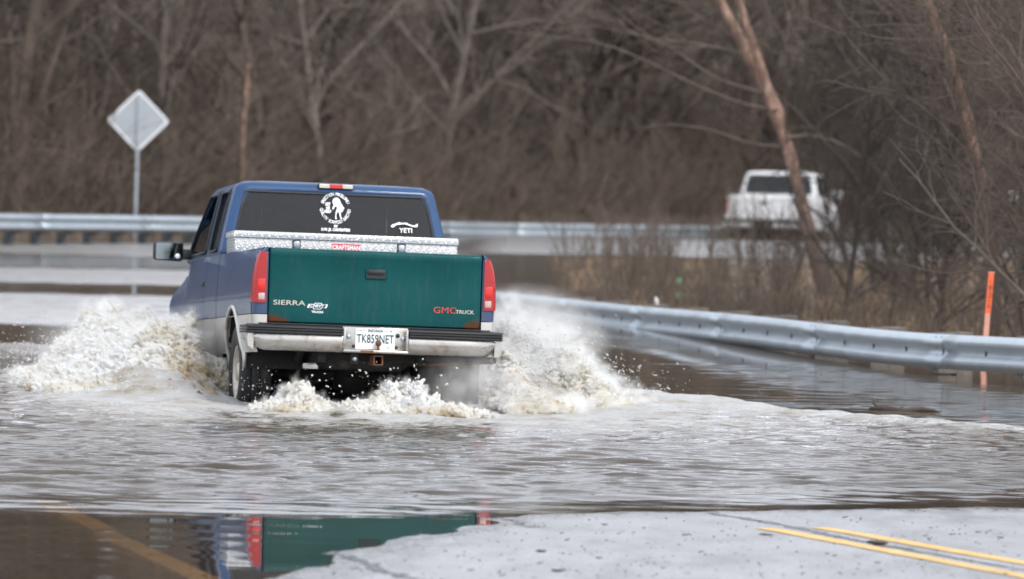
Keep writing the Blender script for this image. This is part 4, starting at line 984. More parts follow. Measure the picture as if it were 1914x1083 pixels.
# ------------------------------------------------------------------ guardrails
WB = [(0, .312), (.012, .310), (.030, .298), (.078, .262), (.083, .250), (.083, .232), (.076, .220), (.026, .182), (.018, .170), (.018, .142), (.026, .130), (.076, .092), (.083, .080), (.083, .062), (.078, .050), (.030, .014), (.012, .002), (0, 0)]
def guardrail(label, tops, post_step, flip=1, bolts=True, post_m='post', sag=0.0):
    pts = [P(px, py, yy) for px, py, yy in tops]
    # smooth path through the points
    dense = []
    for i in range(len(pts) - 1):
        p0, p1, p2, p3 = pts[max(i - 1, 0)], pts[i], pts[i + 1], pts[min(i + 2, len(pts) - 1)]
        for k in range(24):
            t_ = k / 24; dense.append(.5 * ((2 * p1) + (p2 - p0) * t_ + (2 * p0 - 5 * p1 + 4 * p2 - p3) * t_ ** 2 + (3 * p1 - p0 - 3 * p2 + p3) * t_ ** 3))
    dense.append(pts[-1]); cum = [0]
    for a, b in zip(dense[:-1], dense[1:]): cum.append(cum[-1] + (b - a).length)
    D = np.array([list(p) for p in dense]); cum = np.array(cum)
    at = lambda s: Vector([np.interp(s, cum, D[:, k]) for k in range(3)])
    root = empty('guardrail', at(0)); tag(root, label, 'guardrail')
    o0 = at(0); s = 0
    def frame(s):
        p = at(s); d = (at(min(s + .3, cum[-1])) - at(max(s - .3, 0))); d.z = 0; d.normalize(); n = Vector((d.y, -d.x, 0)) * flip
        return p, d, n
    while s < cum[-1] - .5:
        e = min(s + 3.81, cum[-1]); V = []; k_ = 9
        for i in range(k_):
            q = s + (e + .15 - s) * i / (k_ - 1); p, d, n = frame(min(q, cum[-1]))
            lap = .0025 if i < 2 and bolts else 0
            for a, z in WB: V.append(p - o0 + n * (a + lap) + Vector((0, 0, z - .312)))
        o = mesh_obj('rail_panel', V, grid_faces(k_, len(WB)).tolist(), M_['galv'], root, True)
        sd = o.modifiers.new('thickness', 'SOLIDIFY'); sd.thickness = .003
        if bolts:
            for q in (s + .08, s + .22):
                p, d, n = frame(q)
                for z in (.285, .195, .120, .030):
                    c = p - o0 + n * float(np.interp(z, [.01, .03, .062, .092, .130, .182, .220, .25, .285, .3], [.03, .05, .083, .076, .026, .026, .076, .083, .05, .03])) + Vector((0, 0, z - .312))
                    MB().lathe([(.001, .010), (.009, .008), (.012, 0)], Matrix.Translation(c) @ n.to_track_quat('Z', 'Y').to_matrix().to_4x4(), 8).build('splice_bolt', M_['post'], root)
        s = e
    s = .4
    while s < cum[-1]:
        p, d, n = frame(s); mb = MB()
        Mx = Matrix.Translation(p - o0) @ Matrix(((d.x, n.x, 0, 0), (d.y, n.y, 0, 0), (0, 0, 1, 0), (0, 0, 0, 1)))
        mb.box(-.075, .075, -.20, -.02, -.36, .014, .006, Mx)
        mb.build('blockout', M_['post'], root)
        MB().box(-.07, .07, -.36, -.202, -1.0, .02, .006, Mx).build('post', M_[post_m], root)
        s += post_step
    if bolts:
        s = .1
        while s < cum[-1]:
            p, d, n = frame(s); Mx = Matrix.Translation(p - o0) @ Matrix(((d.x, n.x, 0, 0), (d.y, n.y, 0, 0), (0, 0, 1, 0), (0, 0, 0, 1)))
            MB().box(-.012, .012, .019, .030, -.190, -.120, .003, Mx).build('slot_bolt', M_['frame'], root)
            s += .9525
    return root
guardrail('pale galvanised guardrail curving in from the right, lower edge sinking into the flood', [(2600, 668, 41.5), (2250, 652, 43.6), (1914, 633, 47), (1668, 619, 50), (1400, 590.5, 55), (1193, 573, 60), (1050, 558.5, 64), (935, 547, 68), (830, 540, 73)], 1.905, -1)
guardrail('long far guardrail running behind the flood and below the diamond sign', [(-700, 388, 84), (-350, 393, 91), (0, 399.5, 97), (200, 402.5, 100.5), (390, 406, 104), (640, 411, 112), (870, 416.5, 121), (1100, 420, 126), (1345, 424, 131)], .95, 1, bolts=False, post_m='farpost')

# ------------------------------------------------------------------ sign and orange marker
sp = P(257, 226, 103.4); base = terr(np.array([sp.x]), np.array([103.4]))[0]
sg = empty('road_sign', (sp.x, 103.4, float(base)), (0, R(.4), R(8))); tag(sg, 'grey back of a diamond road sign on a post behind the far guardrail', 'road sign')
hc = sp.z - float(base); q = .43
pts_ = []
for a0 in (0, 90, 180, 270):
    cxx, czz = (q - .06) * math.sqrt(2) * math.cos(R(a0)), (q - .06) * math.sqrt(2) * math.sin(R(a0))
    for k in range(-3, 4):
        an = R(a0 + k * 15); pts_.append((cxx + .06 * math.cos(an), hc + czz + .06 * math.sin(an)))
MB().prism(pts_, 0, .006).build('sign_plate', M_['signback'], sg)
V = [(a * .985, -.0015, hc + (b - hc) * .985) for a, b in pts_] + [(a * .90, -.0015, hc + (b - hc) * .90) for a, b in pts_]; n = len(pts_)
MB().add(V, [(i, (i + 1) % n, (i + 1) % n + n, i + n) for i in range(n)]).build('plate_border', M_['decal'], sg)
MB().box(-.028, -.020, -.045, -.003, -.5, hc + .50).box(.020, .028, -.045, -.003, -.5, hc + .50).box(-.020, .020, -.045, -.037, -.5, hc + .50).build('sign_post', M_['galv'], sg)
om = P(1838, 628, 50.5)
ms = empty('orange_marker', (om.x, om.y, -.1), (0, R(3.5), R(10))); tag(ms, 'thin flat orange marker post standing just behind the near guardrail', 'marker post')
hz = (628 - 510) / 198.0 + om.z + .1
MB().box(-.026, .026, -.004, .004, -.4, hz - .38, .003).build('faded_lower_post', M_['orangefade'], ms)
up = MB().box(-.027, .027, -.006, .006, hz - .379, hz, .003).build('orange_sheet', M_['orange'], ms)
mk = MB()
for k in range(9): mk.box(-.012 + .004 * (k % 2), .014 - .003 * (k % 3), -.0080, -.0065, hz - .33 + k * .03, hz - .33 + k * .03 + (.012 if k % 3 else .018))
mk.build('faint_lettering', M_['rust'], up)
MB().box(-.032, .032, -.010, .010, hz + .001, hz + .012, .004).build('marker_cap', M_['orangefade'], ms)
# ------------------------------------------------------------------ trees
def tubes(P_, r_, ns):
    """P_ (n,k,3), r_ (n,k) -> vertices, faces of tapered tubes"""
    n, k, _ = P_.shape
    T = np.gradient(P_, axis=1); T /= np.linalg.norm(T, axis=2, keepdims=True) + 1e-9
    up = np.where(np.abs(T[..., 2:3]) > .9, np.array([1., 0, 0]), np.array([0, 0, 1.]))
    A = np.cross(T, up); A /= np.linalg.norm(A, axis=2, keepdims=True) + 1e-9; B = np.cross(T, A)
    an = np.arange(ns) * 2 * np.pi / ns
    V = P_[:, :, None, :] + (A[:, :, None, :] * np.cos(an)[None, None, :, None] + B[:, :, None, :] * np.sin(an)[None, None, :, None]) * r_[:, :, None, None]
    V = V.reshape(-1, 3)
    i = np.arange(n)[:, None, None] * k * ns; j = np.arange(k - 1)[None, :, None] * ns; a = np.arange(ns)[None, None, :]; a2 = (a + 1) % ns
    Fq = np.stack(np.broadcast_arrays(i + j + a, i + j + a2, i + j + ns + a2, i + j + ns + a), -1).reshape(-1, 4)
    return V, Fq
def grow(P_, r_, rg, n, k, L, ang, up, wob, tmin=.1, rmul=.6, rtop=.25, rcap=1.0, pull=None):
    m, kk, _ = P_.shape
    ln = np.linalg.norm(np.diff(P_, axis=1), axis=2).sum(1); pi = rg.choice(m, n, p=ln / ln.sum())
    t = tmin + (1 - tmin) * rg.random(n) ** .9 * .98; x = t * (kk - 1); i0 = np.minimum(x.astype(int), kk - 2); f = (x - i0)[:, None]
    st = P_[pi, i0] * (1 - f) + P_[pi, i0 + 1] * f; rp = r_[pi, i0] * (1 - f[:, 0]) + r_[pi, i0 + 1] * f[:, 0]
    tg = P_[pi, i0 + 1] - P_[pi, i0]; tg /= np.linalg.norm(tg, axis=1, keepdims=True)
    rd = rg.normal(size=(n, 3)); pr = rd - (rd * tg).sum(1, keepdims=True) * tg; pr /= np.linalg.norm(pr, axis=1, keepdims=True)
    a = rg.normal(ang[0], ang[1], n)[:, None]; d = tg * np.cos(a) + pr * np.sin(a); d[:, 2] += up
    if pull is not None: d += np.array(pull)
    d /= np.linalg.norm(d, axis=1, keepdims=True)
    le = L * (1.05 - .55 * t) * rg.uniform(.55, 1.25, n); Q = np.zeros((n, k, 3)); Q[:, 0] = st; step = (le / (k - 1))[:, None]
    bend = rg.normal(0, wob * .5, (n, 3))
    for q in range(1, k):
        d = d + rg.normal(0, wob, (n, 3)) + bend * .5; d[:, 2] += up * .25; d /= np.linalg.norm(d, axis=1, keepdims=True); Q[:, q] = Q[:, q - 1] + d * step
    r0 = np.minimum(rp * rmul, rcap); R_ = r0[:, None] * np.linspace(1, rtop, k)[None, :]
    return Q, R_
def trunk_path(rg, H, r, lean=(0, 0), wob=.06, k=14):
    Q = np.zeros((1, k, 3)); d = np.array([lean[0], lean[1], 1.0]); d /= np.linalg.norm(d); Q[0, 0] = (0, 0, -.6)
    for q in range(1, k):
        d = d + rg.normal(0, wob, 3) * np.array([1, 1, .3]); d[2] = max(d[2], .6); d /= np.linalg.norm(d); Q[0, q] = Q[0, q - 1] + d * (H + .6) / (k - 1)
    R_ = r * (np.linspace(1, .22, k) + np.array([.35] + [.08] + [0] * (k - 2)))[None, :]
    return Q, R_
def np_mesh(name, lst, m, smooth=True):
    V = []; Fq = []; o = 0
    for v, f in lst: V.append(v); Fq.append(f + o); o += len(v)
    V = np.vstack(V); fc = np.vstack(Fq)
    me = bpy.data.meshes.new(name); me.vertices.add(len(V)); me.vertices.foreach_set('co', V.ravel().astype(np.float32))
    me.loops.add(fc.size); me.loops.foreach_set('vertex_index', fc.ravel().astype(np.int32))
    me.polygons.add(len(fc)); me.polygons.foreach_set('loop_start', (np.arange(len(fc)) * 4).astype(np.int32)); me.polygons.foreach_set('use_smooth', np.full(len(fc), smooth))
    me.update(calc_edges=True); me.materials.append(m); return me
def tree_meshes(seed, H, r, nl=26, nb=170, nt=1300, lean=(0, 0), bark='bark', low=.10, L1=.34, twig=.0065, path=None, extra=None, pull=None, twbark=None, up1=.18, thick=.55):
    rg = np.random.default_rng(seed)
    Q0, R0 = path if path is not None else trunk_path(rg, H, r, lean)
    tr = np_mesh('trunk', [tubes(Q0, R0, 9)] + ([tubes(q, s, 7) for q, s in extra[:1]] if extra else []), M_[bark])
    Q0a, R0a = (Q0, R0)
    Q1, R1 = grow(Q0a, R0a, rg, nl, 9, H * L1, (R(52), .25), up1, .10, low, thick, .2, pull=pull)
    Q2, R2 = grow(Q1, R1, rg, nb, 7, H * L1 * .55, (R(42), .3), .08, .13, .12, .6, .25)
    Q3, R3 = grow(Q2, R2, rg, nt, 5, H * L1 * .26, (R(38), .35), .05, .16, .1, .7, .4, rcap=twig * 1.6)
    R2 = np.maximum(R2, twig); R3 = np.maximum(R3, twig * .6)
    cr = np_mesh('branches', [tubes(Q1, R1, 5), tubes(Q2, R2, 4), tubes(Q3, R3, 3)] + ([tubes(q, s, 5) for q, s in extra[1:]] if extra else []), M_[twbark or bark])
    return tr, cr
def place_tree(nm, meshes, loc, rz, sc, label, cat, group=None, tilt=(0, 0)):
    root = empty(nm, loc, (tilt[0], tilt[1], rz)); root.scale = (sc, sc, sc * 1.0); tag(root, label, cat, group)
    link(bpy.data.objects.new('trunk', meshes[0]), root); link(bpy.data.objects.new('branches', meshes[1]), root)
    return root
protos = [tree_meshes(100 + i, h, r, nl, nb, nt, (lx, 0), bk, lo) for i, (h, r, nl, nb, nt, lx, bk, lo) in enumerate([
    (15, .17, 40, 260, 2000, .05, 'bark', .04), (17, .22, 44, 280, 2100, -.06, 'barkdark', .05), (13, .11, 36, 240, 1900, .10, 'bark', .03),
    (14, .13, 40, 240, 1900, -.12, 'barkpale', .04), (16, .15, 40, 260, 2000, .0, 'bark', .03), (12, .09, 34, 230, 1800, .15, 'barkdark', .02)])]
tr_ = np.random.default_rng(5)
n_far = 0; front_n = 0
ORD = ['first', 'second', 'third', 'fourth', 'fifth', 'sixth', 'seventh', 'eighth', 'ninth', 'tenth', 'eleventh', 'twelfth', 'thirteenth', 'fourteenth', 'fifteenth', 'sixteenth', 'seventeenth', 'eighteenth', 'nineteenth', 'twentieth', 'next'] + ['next'] * 10
rows = [(6, 9, 1.9), (12, 10, 2.2), (20, 12, 2.6), (30, 14, 3.2)]
for off, jit, stp in rows:
    xx = -40.0 if off < 20 else -22.0
    while xx < 24:
        X_ = xx + tr_.uniform(-.8, .8); Yb = float(far_bank(X_)) + off + tr_.uniform(-2, jit * .5); i = int(tr_.integers(0, 6))
        if (X_ < -.145 * Yb and off >= 20) or X_ > .15 * Yb: xx += stp; continue
        z = float(terr(np.array([X_]), np.array([Yb]))[0])
        lab = 'bare leafless tree in the blurred wood that closes the background'
        px_ = int(PW / 2 + X_ / Yb * F)
        if off == 6 and 0 < px_ < PW:
            front_n += 1; near_ = ('left of the diamond sign' if px_ < 200 else 'behind the diamond sign' if px_ < 320 else 'right of the diamond sign' if px_ < 420 else 'behind the blue pickup' if px_ < 850 else 'right of the blue pickup' if px_ < 1330 else 'behind the white pickup' if px_ < 1570 else 'beyond the right-hand thicket')
            lab = ORD[front_n - 1] + ' bare tree from the left along the far guardrail, ' + near_
        place_tree('bare_tree', protos[i], (X_, Yb, z), tr_.uniform(0, 6.28), tr_.uniform(.8, 1.0), lab, 'tree', 'bare trees of the blurred background wood'); n_far += 1
        xx += stp
print('far trees', n_far)
# undergrowth: dense arching brush along the wood's edge, one mass
def brush(seed, n, x0, x1, yfun, h0, h1, rad, k=5, spread=.5):
    rg = np.random.default_rng(seed); Q = np.zeros((n, k, 3)); xs = rg.uniform(x0, x1, n); ysx = yfun(xs, rg)
    Q[:, 0, 0] = xs; Q[:, 0, 1] = ysx; Q[:, 0, 2] = terr(xs, ysx) - .1
    d = np.stack([rg.normal(0, spread, n), rg.normal(0, spread, n), np.ones(n)], 1); d /= np.linalg.norm(d, axis=1, keepdims=True)
    h = rg.uniform(h0, h1, n) * (rg.random(n) ** .6 * .8 + .3)
    for q in range(1, k):
        d = d + rg.normal(0, .2, (n, 3)); d[:, 2] -= .10; d /= np.linalg.norm(d, axis=1, keepdims=True); Q[:, q] = Q[:, q - 1] + d * (h / (k - 1))[:, None]
    R_ = (rg.uniform(.6, 1.4, n) * rad)[:, None] * np.linspace(1, .35, k)[None, :]
    return Q, R_
q1 = brush(21, 21000, -40, 24, lambda x, g: far_bank(x) + 1.5 + g.random(len(x)) ** 1.3 * 26, 1.2, 5.2, .013)
q2 = brush(22, 9000, -40, 22, lambda x, g: far_bank(x) + 2.2 + g.random(len(x)) * 7, .4, 1.6, .010, spread=.8)
q3 = grow(q1[0], q1[1], np.random.default_rng(3), 20000, 4, 1.3, (R(45), .3), .1, .2, .2, .8, .4)
mb = np_mesh('undergrowth', [tubes(q1[0], q1[1], 3), tubes(q2[0], q2[1], 3), tubes(q3[0], np.maximum(q3[1], .005), 3)], M_['brush'])
tag(link(bpy.data.objects.new('undergrowth', mb)), 'dense brown leafless undergrowth filling the wood behind the far guardrail', 'undergrowth', kind='stuff')

# ---- trees one can tell apart
def path_from(pix, yy, radii, base_drop=.4):
    pts = np.array([list(P(px, py, yy + i * .05)) for i, (px, py) in enumerate(pix)])
    b = pts[0].copy(); o = Vector((b[0], b[1], b[2])); rel = pts - b; rel = np.vstack([[0, 0, -base_drop], rel]) if True else rel
    # resample
    s = np.r_[0, np.cumsum(np.linalg.norm(np.diff(rel, axis=0), axis=1))]; k = 22; u = np.linspace(0, s[-1], k)
    Q = np.stack([np.interp(u, s, rel[:, j]) for j in range(3)], 1)
    for _ in range(1): Q[1:-1] = .25 * Q[:-2] + .5 * Q[1:-1] + .25 * Q[2:]
    Rr = np.interp(u, np.linspace(0, s[-1], len(radii)), radii) * (1 + .10 * np.random.default_rng(3).normal(size=k))
    return o, Q[None], Rr[None]
def special(nm, pix, yy, radii, label, seed, bark, twbark, nl, nb, nt, H, low=.25, L1=.45, extra_pix=None, pull=None, twig=.006, up1=.05, fork=None, cat='tree'):
    o, Q, Rr = path_from(pix, yy, radii)
    ex = []
    if extra_pix:
        for px_, rad in extra_pix:
            pts = np.array([list(P(a, b, yy + .3)) for a, b in px_]) - np.array(o); s = np.r_[0, np.cumsum(np.linalg.norm(np.diff(pts, axis=0), axis=1))]
            u = np.linspace(0, s[-1], 14); q = np.stack([np.interp(u, s, pts[:, j]) for j in range(3)], 1); q[1:-1] = .25 * q[:-2] + .5 * q[1:-1] + .25 * q[2:]
            ex.append((q[None], np.linspace(rad[0], rad[1], 14)[None]))
    m = tree_meshes(seed, H, 0, nl, nb, nt, bark=bark, low=low, L1=L1, path=(Q, Rr), extra=ex, pull=pull, twbark=twbark, twig=twig, up1=up1, thick=.26)
    return place_tree(nm, m, o, 0, 1, label, cat)
special('river_birch', [(1555, 568), (1538, 520), (1520, 470), (1506, 425), (1503, 385), (1488, 345), (1484, 300), (1464, 262), (1462, 225), (1440, 190), (1434, 160), (1408, 128), (1398, 92), (1368, 55), (1362, 25), (1340, -5), (1310, -70), (1270, -180), (1235, -320)], 75, [.15, .125, .11, .10, .095, .09, .085, .080, .075, .068, .06, .05, .045, .035],
    'leaning birch with peeling salmon bark in front of the distant white pickup', 31, 'birch', 'bark', 16, 150, 1000, 8, .33, .42,
    extra_pix=[([(1446, 205), (1430, 150), (1404, 75), (1380, 0), (1362, -90), (1350, -200)], (.075, .03)),
               ([(1440, 205), (1380, 195), (1300, 160), (1210, 115), (1130, 80), (1040, 70), (950, 60)], (.022, .006)),
               ([(1470, 275), (1400, 270), (1330, 242), (1255, 232), (1190, 240)], (.020, .005)),
               ([(1430, 175), (1340, 150), (1255, 90), (1190, 55), (1130, 0)], (.020, .006)),
               ([(1462, 262), (1500, 250), (1560, 262), (1620, 300), (1680, 350), (1720, 420)], (.026, .006))], pull=(-.35, 0, .1))
special('leaning_tree', [(1860, 600), (1856, 520), (1846, 420), (1832, 320), (1806, 215), (1776, 110), (1740, 15), (1705, -80), (1660, -200), (1620, -320)], 57, [.085, .072, .068, .062, .056, .05, .04, .03],
    'thin leaning tree with pinkish bark at the right, above the orange marker', 32, 'birch', 'bark', 14, 110, 800, 7, .30, .35)
special('dark_leaning_tree', [(1690, 600), (1678, 540), (1660, 470), (1632, 395), (1590, 320), (1535, 260), (1480, 200), (1420, 150)], 78, [.085, .07, .06, .045, .03, .015],
    'dark leaning trunk to the right of the birch, rising left over the drowned verge', 33, 'barkdark', 'barkdark', 14, 90, 600, 6, .2, .40)
special('old_dark_tree', [(262, 420), (240, 320), (205, 240), (172, 165), (138, 75), (105, 5), (70, -80), (20, -200)], 118, [.20, .17, .16, .15, .13, .10],
    'thick dark trunk leaning left at the upper left of the wood', 34, 'barkdark', 'barkdark', 12, 90, 600, 10, .2, .45)
special('pale_sapling', [(449, 420), (451, 330), (453, 250), (460, 180), (464, 120)], 108.5, [.07, .065, .06, .05, .03],
    'slim pinkish-brown trunk standing behind the cab of the blue pickup', 35, 'birch', 'bark', 10, 60, 400, 6, .3, .3)
# near thicket on the right and saplings on the drowned verge
tprot = [tree_meshes(200 + i, h, r, nl, nb, nt, (lx, 0), bk, .02, L1=.42, twig=.0045) for i, (h, r, nl, nb, nt, lx, bk) in enumerate([
    (7, .055, 34, 240, 1500, .12, 'bark'), (6, .045, 30, 220, 1400, -.18, 'barkdark'), (8, .07, 36, 250, 1500, .05, 'bark')])]
spots = [(5.4, 57), (4.9, 63), (6.0, 60), (6.6, 66), (5.3, 68), (7.4, 72), (6.3, 76), (5.6, 83), (8.0, 82), (7.2, 90), (9.2, 96), (6.9, 55), (5.4, 51), (8.6, 88), (8.2, 76), (7.9, 64), (4.5, 70), (9.8, 104), (10.8, 110), (6.6, 58), (7.0, 62), (6.1, 64), (7.9, 69), (6.9, 71), (8.6, 73), (5.6, 74), (7.0, 80), (9.0, 84), (6.4, 88), (8.0, 94), (9.6, 90), (8.8, 99), (5.9, 53)]
for k, (x, y) in enumerate(spots):
    x += tr_.uniform(-.2, .2); place_tree('thicket_tree', tprot[k % 3], (x, y, float(terr(np.array([x]), np.array([float(y)]))[0])), tr_.uniform(0, 6.28), tr_.uniform(.65, .95),
        'small bare tree tangled in the brown thicket at the right', 'small tree', 'small trees of the right-hand thicket')
def sapling(seed, h, ns):
    rg = np.random.default_rng(seed); Q = np.zeros((ns, 8, 3)); Q[:, 0, :2] = rg.normal(0, .10, (ns, 2)); Q[:, 0, 2] = -.4
    d = np.stack([rg.normal(.02, .09, ns), rg.normal(0, .09, ns), np.ones(ns)], 1); hh = rg.uniform(.6, 1.1, ns) * h
    for q in range(1, 8):
        d = d + rg.normal(0, .06, (ns, 3)); d /= np.linalg.norm(d, axis=1, keepdims=True); Q[:, q] = Q[:, q - 1] + d * (hh / 7)[:, None]
    R_ = rg.uniform(.007, .015, ns)[:, None] * np.linspace(1, .4, 8)[None]
    Q2, R2 = grow(Q, R_, rg, ns * 16, 5, h * .28, (R(32), .2), .12, .08, .25, .6, .4)
    return np_mesh('stems', [tubes(Q, R_, 5)], M_['bark']), np_mesh('twigs', [tubes(Q2, np.maximum(R2, .003), 3)], M_['bark'])
sap = [sapling(300 + i, h, ns) for i, (h, ns) in enumerate([(2.0, 4), (1.6, 6), (2.5, 3), (1.3, 7)])]
for k in range(66):
    px = tr_.uniform(1165, 1800) if k < 58 else tr_.uniform(1000, 1180); yy = tr_.uniform(62, 97); x = (px - 957) * yy / F
    if x < np.interp(yy, [46, 50, 56, 62, 68, 74], [5.3, 3.9, 2.7, 1.3, .2, -.7]) + .5: continue
    root = empty('sapling', (x, yy, float(terr(np.array([x]), np.array([yy]))[0])), (0, 0, tr_.uniform(0, 6.28))); sc = tr_.uniform(.6, 1.1); root.scale = (sc, sc, sc)
    tag(root, 'slender bare sapling clump standing in the flood behind the near guardrail', 'sapling', 'saplings on the drowned verge')
    a, b = sap[k % 4]; link(bpy.data.objects.new('stems', a), root); link(bpy.data.objects.new('twigs', b), root)

# dry grass: verge and the strip below the far rail
def grass(seed, n, xy, h0, h1, rad=.004):
    rg = np.random.default_rng(seed); x, y = xy(rg, n); z = terr(x, y); k_ = z > -.11; x, y, z = x[k_], y[k_], z[k_]; n = len(x)
    Q = np.zeros((n, 4, 3)); Q[:, 0] = np.stack([x, y, z - .03], 1); d = np.stack([rg.normal(0, .30, n), rg.normal(0, .30, n), np.ones(n)], 1); d /= np.linalg.norm(d, axis=1, keepdims=True); h = rg.uniform(h0, h1, n)
    for q in range(1, 4):
        d[:, 2] -= .16; d[:, :2] *= 1.15; d /= np.linalg.norm(d, axis=1, keepdims=True); Q[:, q] = Q[:, q - 1] + d * (h / 3)[:, None]
    return Q, (rg.uniform(.6, 1.4, n) * rad)[:, None] * np.linspace(1, .25, 4)[None]
def verge(rg, n):
    y = rg.uniform(52, 99, n * 2); x = rg.uniform(-1.5, 11, n * 2); rx_ = np.interp(y, [46, 50, 56, 62, 68, 74, 99], [5.3, 3.9, 2.7, 1.3, .2, -.7, -1.2])
    k_ = (x > rx_ + .3) & (fbm(x * 1.0, y * .35, o=3) > .47 - .12 * ss(85, 95, y)); return x[k_][:n], y[k_][:n]
qa = grass(51, 13000, verge, .08, .30, .0045)
tag(link(bpy.data.objects.new('dry_grass', np_mesh('dry_grass', [tubes(qa[0], qa[1], 3)], M_['grass']))), 'sparse tawny dead grass poking out of the flooded verge', 'dry grass', kind='stuff')
def farv(rg, n):
    x = rg.uniform(-18, 8, n); return x, far_bank(x) + rg.uniform(-.2, 4.5, n)
qb = grass(52, 14000, farv, .15, .5, .007)
tag(link(bpy.data.objects.new('bank_grass', np_mesh('bank_grass', [tubes(qb[0], qb[1], 3)], M_['brush']))), 'brown dead grass along the bank under the far guardrail', 'dry grass', kind='stuff')
def rightv(rg, n):
    y = rg.uniform(43, 72, n); return np.interp(y, [43, 46, 50, 56, 62, 68, 74], [6.3, 5.4, 4.2, 3.0, 1.7, .6, -.2]) + .3 + rg.random(n) ** 1.4 * 4.5, y
qc = grass(53, 6000, rightv, .08, .38, .003)
q5 = brush(25, 2600, 0, 1, lambda x, g: x, .3, 1.6, .004, spread=.45)
g5 = np.random.default_rng(61); x5, y5 = rightv(g5, 2600); x5 = x5 + .4; dd = np.stack([x5, y5, terr(x5, y5)], 1) - q5[0][:, 0]; q5 = (q5[0] + dd[:, None, :] * 1.0, q5[1])
tag(link(bpy.data.objects.new('rail_weeds', np_mesh('rail_weeds', [tubes(qc[0], qc[1], 3), tubes(q5[0], q5[1], 3)], M_['brush']))), 'brown weed stalks and dead grass just behind the near guardrail', 'weeds', kind='stuff')

# ------------------------------------------------------------------ litter and debris
def blob(nm, px, py, yy, sx, sy, sz, m, label, cat, seed=1):
    bm = bmesh.new(); bmesh.ops.create_icosphere(bm, subdivisions=3, radius=1)
    for q in bm.verts:
        n_ = float(fbm(np.array([q.co.x * 1.6 + seed]), np.array([q.co.y * 1.6]), np.array([q.co.z * 1.6]))[0]); q.co = Vector((q.co.x * sx, q.co.y * sy, q.co.z * sz)) * (.7 + .6 * n_)
    me = bpy.data.meshes.new(nm); bm.to_mesh(me); bm.free(); me.materials.append(m); o = link(bpy.data.objects.new(nm, me)); o.location = P(px, py, yy); return tag(o, label, cat)
bo_ = MB().lathe([(.001, 0), (.05, 0), (.055, .02), (.055, .13), (.04, .17), (.018, .19), (.018, .22), (.001, .225)], Matrix.Identity(4), 14)
b_ = bo_.build('plastic_bottle', M_['litterwhite'], None, True, 50); b_.scale = (.45,) * 3; b_.location = P(1228, 570, 63.5); b_.rotation_euler = (R(15), R(-10), 0); tag(b_, 'small white plastic bottle lodged behind the near guardrail', 'bottle')
gb = MB().lathe([(.001, 0), (.06, 0), (.07, .02), (.07, .17), (.05, .22), (.02, .24), (.02, .27), (.001, .275)], Matrix.Identity(4), 14).build('green_bottle', M_['littergreen'], None, True, 50)
gb.scale = (.6, .6, .3); gb.location = P(1269, 530, 78); tag(gb, 'small bright green bottle in the flooded dry grass', 'bottle')
blob('moss_tuft', 990, 522, 84, .20, .2, .06, M_['litterpale'], 'pale yellow-green tuft at the left end of the drowned verge', 'moss')
blob('pale_bag', 1899, 366, 70, .10, .08, .09, M_['litterwhite'], 'small pale bag caught in the thicket at the right edge', 'bag', 4)
def on_road(px, py, z=.03):
    p = G(px, py, z); p.z = float(road_z(np.array([p.x]), np.array([p.y]))[0]); return p
def stick(px, py, L, rz, label, r=.012, seed=0):
    p = on_road(px, py); g = np.random.default_rng(seed); pts = [Vector(((k / 5 - .5) * L, g.normal(0, L * .04), r * .8 + abs(g.normal(0, r * .5)))) for k in range(6)]
    o = MB().tube(pts, [r * .5, r, r * 1.2, r, r * .9, r * .3], 7).tube([pts[2], pts[2] + Vector((L * .12, L * .14, r * 1.5))], [r * .6, r * .2], 5).build('stick', M_['leaf'], None, True)
    o.location = p; o.rotation_euler = (0, 0, rz); return tag(o, label, 'stick')
stick(1640, 1019, .11, .1, 'dark stick lying between the two yellow lines', .010, 1)
stick(1432, 998, .075, .15, 'short dark twig just below the end of the left yellow line', .004, 2)
stick(1045, 1063, .07, 0, 'small twig on the wet asphalt near the bottom middle', .005, 3)
stick(1012, 1025, .05, .2, 'dark twig on bare asphalt left of the yellow lines', .006, 4)
leaf = []
for i in range(3):
    g = np.random.default_rng(70 + i); V = []; f = []
    for k in range(5):
        wv = [.0, .8, 1.0, .65, .0][k] * .011
        for s in (-1, 0, 1): V.append(((k / 4 - .5) * .045, s * wv + g.normal(0, .001), .003 + .006 * abs(s) + .008 * (k / 4) ** 2 + g.normal(0, .001)))
    leaf.append(np.array(V))
lm = []
for v in leaf:
    me = bpy.data.meshes.new('leaf'); me.from_pydata(v.tolist(), [], grid_faces(5, 3).tolist()); me.materials.append(M_['leaf']); lm.append(me)
lg = np.random.default_rng(9)
lp = [(1010, 1048), (1085, 1068), (1120, 1040), (1125, 1062), (1282, 997), (1130, 975), (1060, 1004), (1210, 1012), (1330, 1035), (1310, 1030), (1780, 1000), (1805, 998), (1830, 995), (1850, 992), (1870, 1008), (1730, 1003), (1560, 1040), (1545, 1035), (1640, 1055), (1400, 1050), (1000, 1075), (1240, 1060), (1880, 1080), (960, 1040), (1500, 1075), (1185, 990), (1580, 962), (1690, 970), (1740, 985), (1420, 970), (940, 1070), (880, 1060), (1050, 990), (1350, 990)]
for k, (a, b) in enumerate(lp):
    o = link(bpy.data.objects.new('dead_leaf', lm[k % 3])); o.location = on_road(a, b) + Vector((0, 0, .001)); o.rotation_euler = (lg.normal(0, .15), lg.normal(0, .15), lg.uniform(0, 6.28)); q_ = lg.uniform(.25, .75); o.scale = (q_ * 1.3, q_ * .6, q_); o.rotation_euler[2] = lg.normal(0, .6)
    tag(o, 'small dark dead leaf or bark flake lying on the wet asphalt', 'leaf', 'dead leaves on the wet asphalt')
gg = np.random.default_rng(77); nG = 1500; gpx = gg.uniform(560, 1990, nG); gpy = 960 + 150 * gg.random(nG) ** .8; gV = []; gF = []
